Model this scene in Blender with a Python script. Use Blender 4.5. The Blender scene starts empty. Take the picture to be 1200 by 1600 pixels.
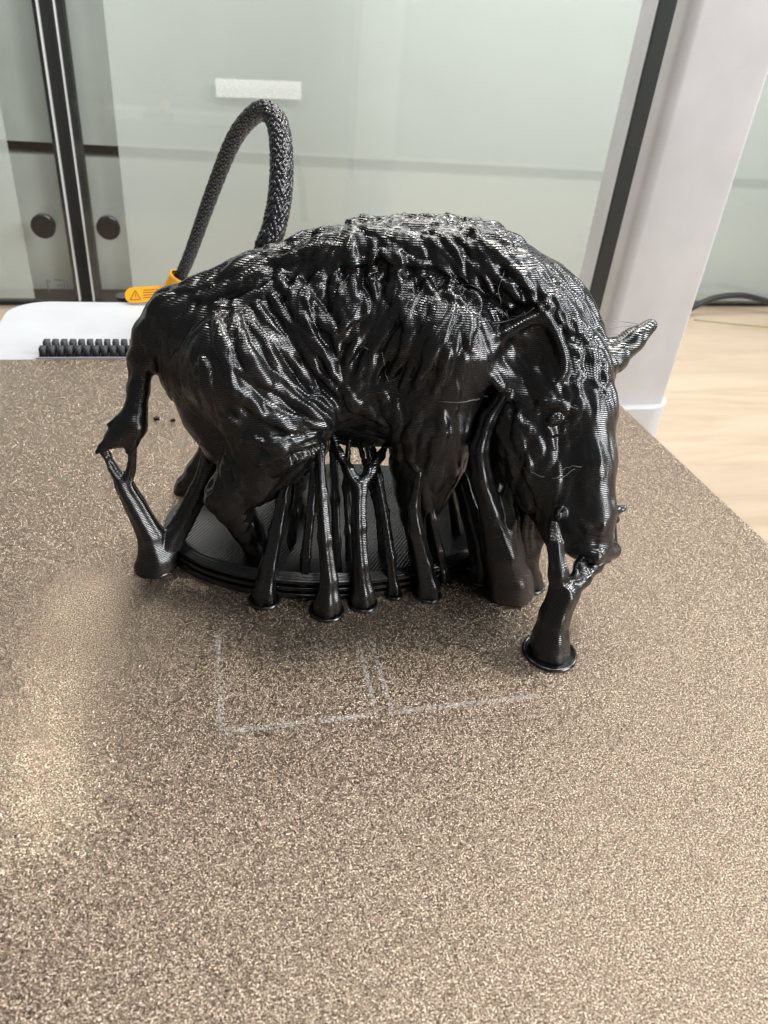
import bpy, bmesh, math, random
import numpy as np
from mathutils import Vector, Matrix, kdtree

random.seed(7)
rng = np.random.default_rng(7)
MM = 0.001                      # tables and code below are in millimetres
S = bpy.context.scene
COL = S.collection

# ------------------------------------------------------------------ camera
CAM = [[0.97324, -0.051122, 0.224033], [-0.213954, -0.557275, 0.802289], [0.083836, -0.828753, -0.5533]]
cam = bpy.data.cameras.new('camera')
cam.sensor_fit = 'VERTICAL'; cam.sensor_height = 36.0; cam.lens = 36.0*1155/1600
cam.clip_start = 0.002; cam.clip_end = 20
cam.dof.use_dof = True; cam.dof.focus_distance = 0.115; cam.dof.aperture_fstop = 55
co = bpy.data.objects.new('camera', cam); COL.objects.link(co)
m = Matrix.Identity(4)
for i in range(3):
    m[i][0] = CAM[i][0]; m[i][1] = -CAM[i][1]; m[i][2] = -CAM[i][2]
m[0][3], m[1][3], m[2][3] = 0, 0, 75*MM
co.matrix_world = m
S.camera = co

# ------------------------------------------------------------------ room light and added fill
w = bpy.data.worlds.new('World'); S.world = w; w.use_nodes = True
bg = w.node_tree.nodes['Background']; bg.inputs[0].default_value = (0.80, 0.83, 0.86, 1); bg.inputs[1].default_value = 0.10
def area(name, loc, target, sx, sy, power, col=(1, 1, 1), spread=180):
    L = bpy.data.lights.new(name, 'AREA'); L.shape = 'RECTANGLE'; L.size = sx*MM; L.size_y = sy*MM
    L.energy = power; L.color = col; L.spread = math.radians(spread)
    o = bpy.data.objects.new(name, L); COL.objects.link(o)
    o.location = Vector(loc)*MM
    d = (Vector(target)-Vector(loc)).normalized()
    o.rotation_euler = d.to_track_quat('-Z', 'Y').to_euler()
    return o
area('ceiling_lamp', (-110, 330, 600), (10, 100, 0), 90, 40, 1.1, (1, .96, .90))
area('ceiling_lamp', (320, 260, 560), (20, 90, 0), 110, 40, 1.7, (1, .96, .90))
area('ceiling_lamp', (210, 430, 430), (40, 60, 0), 480, 160, 1.8, (1, .97, .93))
area('ceiling_lamp', (90, 80, 600), (50, 100, 0), 320, 60, .9, (.98, .98, 1))
area('window_lamp', (350, -170, 250), (52, 80, 25), 160, 130, 1.9, (.97, .98, 1))
area('window_lamp', (500, 150, 250), (52, 80, 25), 80, 150, 1.2, (.95, .98, 1))
area('cabinet_fill', (170, 262, 215), (170, 448, 90), 1100, 60, 1.65, (.95, .99, 1), 180)  # added fill out of view, aimed at the cabinet front to brighten it
area('streak_beam', (-20.5, 112, 420), (-20, 72, 0), 5, 46, 0.0027, (1, .97, .92), 1.9)  # added narrow beam, shaped to lay a bright streak on the plate's left
S.view_settings.view_transform = 'Standard'
S.view_settings.look = 'None'
S.view_settings.exposure = 0.0
S.view_settings.gamma = 1.0
S.cycles.max_bounces = 10
S.cycles.transparent_max_bounces = 12

# ------------------------------------------------------------------ measured shapes (mm)
CREST = [[15.64, 48.57],
 [20.19, 50.82],
 [25.35, 50.97],
 [30.62, 51.13],
 [36.15, 50.46],
 [41.08, 48.88],
 [46.03, 45.79],
 [50.07, 42.41],
 [53.89, 38.06],
 [57.74, 33.43]]
EAR = {'c': [42.11, 86.8, 39.78], 'f': [-0.25, -0.9, 0.25], 'h': 7.0, 'u': [0.2, 0, 1], 'w': 5.9}
EYE = [[45.41, 82.2, 32.06, 1.1, -1],
 [45.79, 82.9, 31.69, 0.8, 1]]
BODY = [[2.09, 102.0, 32.78, 8.97, 10.73, 102.0, 34.88, 11.24, 2.0, 0.78],
 [10.73, 102.0, 34.88, 11.24, 20.02, 102.0, 36.15, 12.88, 2.0, 0.78],
 [20.02, 102.0, 36.15, 12.88, 29.65, 102.0, 36.47, 15.21, 2.0, 0.78],
 [29.65, 102.0, 36.47, 15.21, 38.28, 102.0, 35.69, 15.73, 2.0, 0.78],
 [38.28, 102.0, 35.69, 15.73, 45.92, 101.0, 34.54, 13.39, 2.0, 0.78],
 [45.92, 101.0, 34.54, 13.39, 51.27, 97.0, 32.54, 8.99, 2.0, 0.78],
 [-2.48, 102.0, 37.48, 5.12, 7.18, 102.0, 42.52, 4.57, 2.0, 0.9],
 [7.18, 102.0, 42.52, 4.57, 17.66, 102.0, 46.23, 3.52, 2.0, 0.9],
 [15.69, 102.0, 24.39, 4.12, 22.76, 102.0, 23.35, 4.4, 2.0, 1.1],
 [22.76, 102.0, 23.35, 4.4, 32.28, 102.0, 21.76, 4.52, 2.0, 1.1],
 [4.27, 97.0, 33.9, 8.09, 8.89, 94.0, 25.27, 6.0, 1.5, 1.0],
 [8.89, 94.0, 25.27, 6.0, 5.82, 93.8, 18.55, 4.29, 1.5, 1.0],
 [5.82, 93.8, 18.55, 4.29, 2.14, 93.8, 14.98, 2.92, 1.5, 1.0],
 [2.14, 93.8, 14.98, 2.92, 4.7, 93.5, 8.9, 1.95, 1.5, 1.0],
 [4.7, 93.5, 8.9, 1.95, 6.3, 93.5, 4.75, 1.8, 1.5, 1.0],
 [12.78, 95.0, 27.91, 5.46, 10.02, 94.0, 20.2, 3.55, 1.5, 1.0],
 [-0.83, 100.5, 33.41, 5.55, 0.74, 99.5, 25.75, 4.46, 1.5, 1.0],
 [0.74, 99.5, 25.75, 4.46, 2.35, 98.0, 21.46, 3.58, 1.5, 1.0],
 [9.49, 109.0, 23.34, 7.67, 15.07, 111.0, 13.94, 4.37, 1.5, 1.0],
 [15.07, 111.0, 13.94, 4.37, 13.65, 112.0, 6.37, 2.27, 1.5, 1.0],
 [13.65, 112.0, 6.37, 2.27, 15.49, 112.0, 0.14, 1.75, 1.5, 1.0],
 [32.47, 95.0, 37.44, 9.48, 31.85, 93.0, 27.43, 6.74, 1.5, 1.0],
 [31.85, 93.0, 27.43, 6.74, 31.58, 92.3, 20.85, 5.39, 1.5, 1.0],
 [31.58, 92.3, 20.85, 5.39, 31.27, 92.0, 15.95, 4.03, 1.5, 1.0],
 [31.27, 92.0, 15.95, 4.03, 31.4, 92.0, 11.2, 2.61, 1.5, 1.0],
 [31.4, 92.0, 11.2, 2.61, 32.47, 91.0, 4.32, 2.07, 1.5, 1.0],
 [20.97, 98.0, 31.88, 7.79, 28.12, 97.3, 30.6, 8.68, 2.0, 1.0],
 [45.69, 108.0, 25.52, 8.61, 48.06, 110.0, 12.05, 4.4, 1.5, 1.0],
 [48.06, 110.0, 12.05, 4.4, 48.81, 110.0, 3.81, 2.64, 1.5, 1.0],
 [48.81, 110.0, 3.81, 2.64, 51.75, 110.0, -2.16, 2.22, 1.5, 1.0],
 [1.08, 102.0, 40.22, 3.51, -3.9, 102.0, 39.1, 2.88, 1.2, 1.0],
 [-3.9, 102.0, 39.1, 2.88, -6.8, 101.5, 36.28, 2.11, 1.2, 1.0],
 [-6.8, 101.5, 36.28, 2.11, -8.45, 101.0, 32.77, 1.51, 1.2, 1.0],
 [-8.45, 101.0, 32.77, 1.51, -9.44, 100.0, 28.91, 1.35, 1.2, 1.0],
 [-9.44, 100.0, 28.91, 1.35, -10.02, 99.0, 25.94, 1.54, 1.2, 1.0],
 [-9.97, 99.0, 26.44, 1.53, -10.76, 98.5, 24.3, 2.08, 0.8, 1.0],
 [-10.76, 98.5, 24.3, 2.08, -12.69, 98.0, 22.79, 1.54, 0.8, 1.0],
 [-12.69, 98.0, 22.79, 1.54, -15.23, 97.5, 21.3, 0.45, 0.8, 1.0],
 [-10.59, 99.0, 25.45, 1.18, -12.29, 98.5, 25.25, 0.54, 0.4, 1.0],
 [-12.29, 98.5, 25.25, 0.54, -13.89, 98.3, 24.49, 0.27, 0.4, 1.0],
 [-10.29, 98.0, 24.45, 1.81, -10.85, 97.5, 21.97, 0.91, 0.5, 1.0],
 [-10.85, 97.5, 21.97, 0.91, -11.49, 97.3, 20.65, 0.46, 0.5, 1.0],
 [-12.2, 98.0, 22.57, 1.0, -14.66, 97.3, 21.59, 0.54, 0.3, 1.0],
 [-14.66, 97.3, 21.59, 0.54, -15.76, 97.0, 20.77, 0.27, 0.3, 1.0],
 [46.44, 97.0, 34.63, 10.53, 49.3, 90.0, 32.42, 7.21, 2.0, 1.0],
 [50.79, 91.0, 35.63, 5.7, 51.6, 87.0, 30.99, 5.13, 1.2, 1.0],
 [51.6, 87.0, 30.99, 5.13, 52.29, 83.0, 24.83, 4.13, 1.2, 1.0],
 [52.29, 83.0, 24.83, 4.13, 53.24, 79.5, 18.26, 3.34, 1.2, 1.0],
 [53.24, 79.5, 18.26, 3.34, 54.22, 78.0, 14.11, 2.63, 1.2, 1.0],
 [45.69, 89.0, 30.13, 5.72, 48.34, 85.0, 22.75, 4.67, 1.5, 1.0],
 [48.34, 85.0, 22.75, 4.67, 50.65, 80.5, 16.61, 3.56, 1.5, 1.0],
 [50.65, 80.5, 16.61, 3.56, 52.02, 78.5, 13.56, 2.45, 1.5, 1.0],
 [46.28, 92.0, 30.72, 6.59, 43.71, 90.0, 24.42, 4.29, 1.8, 1.0],
 [44.22, 88.8, 27.18, 5.96, 47.75, 85.4, 19.79, 4.75, 1.5, 1.0],
 [43.17, 91.0, 29.2, 4.21, 43.36, 88.0, 22.3, 2.46, 1.2, 1.0],
 [43.36, 88.0, 22.3, 2.46, 45.0, 86.0, 17.86, 1.34, 1.2, 1.0],
 [49.73, 85.5, 34.5, 1.33, 50.48, 82.6, 29.24, 1.34, 0.5, 1.0],
 [50.48, 82.6, 29.24, 1.34, 51.11, 80.0, 23.49, 1.35, 0.5, 1.0],
 [51.11, 80.0, 23.49, 1.35, 52.09, 76.8, 14.57, 1.29, 0.5, 1.0],
 [55.77, 89.0, 33.79, 1.29, 56.45, 86.6, 26.92, 1.22, 0.5, 1.0],
 [56.45, 86.6, 26.92, 1.22, 57.32, 83.3, 18.92, 1.25, 0.5, 1.0],
 [57.32, 83.3, 18.92, 1.25, 58.46, 80.4, 11.44, 1.27, 0.5, 1.0],
 [52.9, 87.5, 34.21, 1.36, 53.69, 84.0, 26.32, 1.38, 0.8, 1.0],
 [53.69, 84.0, 26.32, 1.38, 55.22, 78.6, 13.01, 1.33, 0.8, 1.0],
 [51.36, 90.0, 37.5, 3.62, 56.42, 91.0, 34.29, 1.87, 1.0, 1.0],
 [48.06, 84.8, 32.93, 1.06, 45.58, 84.2, 31.72, 0.79, 0.8, 1.0],
 [51.11, 77.3, 13.35, 1.4, 53.03, 75.6, 13.43, 1.48, 0.35, 1.0],
 [53.03, 75.6, 13.43, 1.48, 57.74, 78.2, 11.92, 1.34, 0.35, 1.0],
 [51.71, 76.5, 13.9, 1.39, 53.36, 76.3, 12.29, 0.93, 0.5, 1.0],
 [47.79, 84.0, 17.86, 2.85, 49.05, 79.5, 13.75, 2.07, 0.8, 1.0],
 [55.6, 93.0, 34.43, 3.03, 59.23, 94.5, 35.81, 2.3, 0.8, 1.0],
 [59.23, 94.5, 35.81, 2.3, 62.52, 95.5, 38.03, 1.78, 0.8, 1.0],
 [62.52, 95.5, 38.03, 1.78, 65.49, 96.5, 39.96, 1.06, 0.8, 1.0],
 [55.26, 79.0, 17.8, 1.3, 56.57, 79.0, 18.61, 0.74, 0.4, 1.0],
 [56.57, 79.0, 18.61, 0.74, 57.91, 79.0, 18.98, 0.56, 0.4, 1.0],
 [56.3, 80.0, 17.73, 1.13, 57.97, 80.0, 16.26, 0.66, 0.4, 1.0],
 [47.98, 78.6, 19.19, 0.82, 47.05, 77.8, 19.13, 0.72, 0.3, 1.0]]
MANE = [[12.98, 100.0, 47.53, 1.7, 16.73, 99.5, 48.35, 2.21, 2.2, 1.0],
 [16.73, 99.5, 48.35, 2.21, 20.41, 98.6, 49.19, 2.54, 2.2, 1.0],
 [20.41, 98.6, 49.19, 2.54, 25.42, 97.8, 49.71, 2.8, 2.2, 1.0],
 [25.42, 97.8, 49.71, 2.8, 31.39, 97.0, 49.92, 2.91, 2.2, 1.0],
 [31.39, 97.0, 49.92, 2.91, 36.49, 95.6, 49.09, 3.44, 2.2, 1.0],
 [36.49, 95.6, 49.09, 3.44, 41.07, 94.4, 46.8, 3.92, 2.0, 1.0],
 [41.07, 94.4, 46.8, 3.92, 45.95, 92.8, 42.95, 3.64, 2.0, 1.0],
 [45.95, 92.8, 42.95, 3.64, 50.46, 91.0, 39.01, 3.07, 2.0, 1.0],
 [14.09, 102.0, 47.86, 1.56, 21.03, 102.0, 49.66, 1.92, 1.4, 1.0],
 [21.03, 102.0, 49.66, 1.92, 31.87, 102.0, 50.16, 1.96, 1.4, 1.0],
 [31.87, 102.0, 50.16, 1.96, 42.76, 102.0, 47.82, 2.03, 1.4, 1.0],
 [42.76, 102.0, 47.82, 2.03, 50.72, 99.0, 42.37, 2.07, 1.4, 1.0],
 [50.72, 99.0, 42.37, 2.07, 54.79, 95.0, 37.22, 1.61, 1.4, 1.0],
 [17.77, 102.3, 48.41, 1.16, 16.81, 102.3, 49.63, 1.06, 0.25, 1.0],
 [16.81, 102.3, 49.63, 1.06, 15.8, 102.8, 49.88, 0.32, 0.25, 1.0],
 [18.33, 104.8, 47.73, 1.22, 17.11, 104.8, 48.97, 1.0, 0.25, 1.0],
 [17.11, 104.8, 48.97, 1.0, 15.72, 104.46, 49.42, 0.34, 0.25, 1.0],
 [17.73, 99.4, 48.87, 1.21, 16.77, 99.4, 49.46, 1.09, 0.25, 1.0],
 [16.77, 99.4, 49.46, 1.09, 15.72, 99.68, 49.16, 0.32, 0.25, 1.0],
 [19.67, 102.3, 49.37, 1.31, 18.35, 102.3, 50.64, 1.0, 0.25, 1.0],
 [18.35, 102.3, 50.64, 1.0, 16.92, 102.27, 51.08, 0.23, 0.25, 1.0],
 [20.38, 104.8, 48.24, 1.49, 18.98, 104.8, 49.65, 1.13, 0.25, 1.0],
 [18.98, 104.8, 49.65, 1.13, 17.54, 105.26, 50.09, 0.33, 0.25, 1.0],
 [19.21, 99.4, 49.9, 1.16, 18.42, 99.4, 50.5, 1.01, 0.25, 1.0],
 [18.42, 99.4, 50.5, 1.01, 17.56, 99.78, 50.2, 0.22, 0.25, 1.0],
 [21.13, 102.3, 49.73, 1.3, 20.34, 102.3, 51.41, 1.04, 0.25, 1.0],
 [20.34, 102.3, 51.41, 1.04, 19.42, 102.9, 52.15, 0.24, 0.25, 1.0],
 [21.79, 104.8, 49.46, 1.29, 20.84, 104.8, 50.87, 1.17, 0.25, 1.0],
 [20.84, 104.8, 50.87, 1.17, 19.59, 104.58, 51.5, 0.29, 0.25, 1.0],
 [20.27, 99.4, 50.73, 1.36, 19.7, 99.4, 51.31, 1.08, 0.25, 1.0],
 [19.7, 99.4, 51.31, 1.08, 18.81, 99.08, 51.19, 0.25, 0.25, 1.0],
 [22.41, 102.3, 49.99, 1.45, 22.15, 102.3, 51.81, 1.2, 0.25, 1.0],
 [22.15, 102.3, 51.81, 1.2, 21.48, 102.58, 52.86, 0.34, 0.25, 1.0],
 [23.62, 104.8, 49.52, 1.31, 23.07, 104.8, 51.35, 1.23, 0.25, 1.0],
 [23.07, 104.8, 51.35, 1.23, 22.07, 104.94, 52.42, 0.33, 0.25, 1.0],
 [22.04, 99.4, 50.89, 1.23, 21.69, 99.4, 51.59, 1.17, 0.25, 1.0],
 [21.69, 99.4, 51.59, 1.17, 20.83, 99.2, 51.67, 0.21, 0.25, 1.0],
 [24.94, 102.3, 50.27, 1.24, 24.45, 102.3, 51.85, 0.98, 0.25, 1.0],
 [24.45, 102.3, 51.85, 0.98, 23.63, 102.88, 52.6, 0.27, 0.25, 1.0],
 [25.0, 104.8, 49.72, 1.41, 24.73, 104.8, 51.22, 1.02, 0.25, 1.0],
 [24.73, 104.8, 51.22, 1.02, 23.86, 104.25, 52.13, 0.28, 0.25, 1.0],
 [23.81, 99.4, 50.41, 1.38, 23.55, 99.4, 51.5, 1.04, 0.25, 1.0],
 [23.55, 99.4, 51.5, 1.04, 22.96, 99.99, 51.77, 0.27, 0.25, 1.0],
 [26.44, 102.3, 50.15, 1.23, 26.14, 102.3, 51.85, 1.19, 0.25, 1.0],
 [26.14, 102.3, 51.85, 1.19, 25.46, 102.7, 52.75, 0.28, 0.25, 1.0],
 [27.23, 104.8, 49.66, 1.26, 26.92, 104.8, 51.25, 1.22, 0.25, 1.0],
 [26.92, 104.8, 51.25, 1.22, 26.03, 104.37, 52.22, 0.23, 0.25, 1.0],
 [26.38, 99.4, 50.77, 1.42, 25.6, 99.4, 51.67, 1.1, 0.25, 1.0],
 [25.6, 99.4, 51.67, 1.1, 24.46, 99.75, 51.81, 0.31, 0.25, 1.0],
 [28.6, 102.3, 50.43, 1.47, 28.11, 102.3, 52.21, 1.2, 0.25, 1.0],
 [28.11, 102.3, 52.21, 1.2, 27.12, 102.1, 53.32, 0.3, 0.25, 1.0],
 [29.79, 104.8, 49.46, 1.42, 28.96, 104.8, 51.32, 1.17, 0.25, 1.0],
 [28.96, 104.8, 51.32, 1.17, 27.6, 104.52, 52.51, 0.34, 0.25, 1.0],
 [28.32, 99.4, 51.16, 1.35, 27.53, 99.4, 52.06, 0.95, 0.25, 1.0],
 [27.53, 99.4, 52.06, 0.95, 26.41, 99.88, 52.16, 0.23, 0.25, 1.0],
 [30.54, 102.3, 50.11, 1.38, 30.0, 102.3, 51.8, 1.12, 0.25, 1.0],
 [30.0, 102.3, 51.8, 1.12, 29.07, 102.6, 52.73, 0.34, 0.25, 1.0],
 [31.9, 104.8, 49.97, 1.5, 31.29, 104.8, 51.41, 1.02, 0.25, 1.0],
 [31.29, 104.8, 51.41, 1.02, 30.3, 105.17, 52.05, 0.33, 0.25, 1.0],
 [30.26, 99.4, 50.9, 1.36, 29.53, 99.4, 51.75, 1.03, 0.25, 1.0],
 [29.53, 99.4, 51.75, 1.03, 28.48, 99.87, 51.83, 0.31, 0.25, 1.0],
 [32.39, 102.3, 50.16, 1.37, 32.21, 102.3, 51.77, 1.1, 0.25, 1.0],
 [32.21, 102.3, 51.77, 1.1, 31.6, 102.74, 52.65, 0.3, 0.25, 1.0],
 [33.76, 104.8, 49.61, 1.19, 33.4, 104.8, 51.43, 1.22, 0.25, 1.0],
 [33.4, 104.8, 51.43, 1.22, 32.58, 105.19, 52.51, 0.24, 0.25, 1.0],
 [32.03, 99.4, 50.9, 1.21, 31.54, 99.4, 51.79, 1.08, 0.25, 1.0],
 [31.54, 99.4, 51.79, 1.08, 30.66, 99.96, 51.93, 0.23, 0.25, 1.0],
 [35.14, 102.3, 49.76, 1.33, 34.78, 102.3, 51.65, 1.21, 0.25, 1.0],
 [34.78, 102.3, 51.65, 1.21, 33.95, 102.63, 52.83, 0.23, 0.25, 1.0],
 [35.56, 104.8, 49.5, 1.35, 35.16, 104.8, 51.43, 1.22, 0.25, 1.0],
 [35.16, 104.8, 51.43, 1.22, 34.04, 104.4, 52.78, 0.34, 0.25, 1.0],
 [33.87, 99.4, 50.83, 1.32, 33.6, 99.4, 51.64, 1.19, 0.25, 1.0],
 [33.6, 99.4, 51.64, 1.19, 32.85, 99.65, 51.78, 0.22, 0.25, 1.0],
 [36.87, 102.3, 49.61, 1.35, 36.73, 102.3, 51.56, 1.0, 0.25, 1.0],
 [36.73, 102.3, 51.56, 1.0, 35.86, 101.99, 52.98, 0.33, 0.25, 1.0],
 [38.14, 104.8, 48.76, 1.46, 37.8, 104.8, 50.84, 1.18, 0.25, 1.0],
 [37.8, 104.8, 50.84, 1.18, 36.73, 104.58, 52.35, 0.35, 0.25, 1.0],
 [35.66, 99.4, 50.12, 1.42, 35.47, 99.4, 51.35, 1.12, 0.25, 1.0],
 [35.47, 99.4, 51.35, 1.12, 34.64, 99.33, 52.03, 0.24, 0.25, 1.0],
 [38.71, 102.3, 49.21, 1.21, 38.56, 102.3, 50.92, 1.03, 0.25, 1.0],
 [38.56, 102.3, 50.92, 1.03, 37.82, 102.67, 52.04, 0.25, 0.25, 1.0],
 [39.58, 104.8, 48.6, 1.44, 39.45, 104.8, 50.44, 1.04, 0.25, 1.0],
 [39.45, 104.8, 50.44, 1.04, 38.52, 104.68, 51.79, 0.36, 0.25, 1.0],
 [37.31, 99.4, 49.83, 1.16, 37.32, 99.4, 50.8, 0.97, 0.25, 1.0],
 [37.32, 99.4, 50.8, 0.97, 36.81, 99.94, 51.17, 0.33, 0.25, 1.0],
 [40.77, 102.3, 48.23, 1.41, 40.42, 102.3, 49.74, 1.14, 0.25, 1.0],
 [40.42, 102.3, 49.74, 1.14, 39.37, 102.39, 50.74, 0.35, 0.25, 1.0],
 [43.3, 102.3, 46.8, 1.46, 43.8, 102.3, 48.24, 1.22, 0.25, 1.0],
 [43.8, 102.3, 48.24, 1.22, 43.45, 102.44, 49.39, 0.34, 0.25, 1.0],
 [46.91, 102.3, 44.44, 1.57, 47.65, 102.3, 45.77, 1.24, 0.25, 1.0],
 [47.65, 102.3, 45.77, 1.24, 47.3, 102.07, 47.03, 0.27, 0.25, 1.0],
 [49.72, 100.98, 42.22, 1.39, 50.38, 100.98, 43.61, 1.16, 0.25, 1.0],
 [50.38, 100.98, 43.61, 1.16, 50.2, 101.36, 44.86, 0.28, 0.25, 1.0],
 [51.17, 98.81, 40.7, 1.5, 51.98, 98.81, 41.59, 1.22, 0.25, 1.0],
 [51.98, 98.81, 41.59, 1.22, 51.65, 98.65, 42.62, 0.37, 0.25, 1.0],
 [52.62, 96.64, 38.26, 1.61, 53.55, 96.64, 39.23, 1.3, 0.25, 1.0],
 [53.55, 96.64, 39.23, 1.3, 53.49, 96.77, 40.26, 0.28, 0.25, 1.0]]
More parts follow.
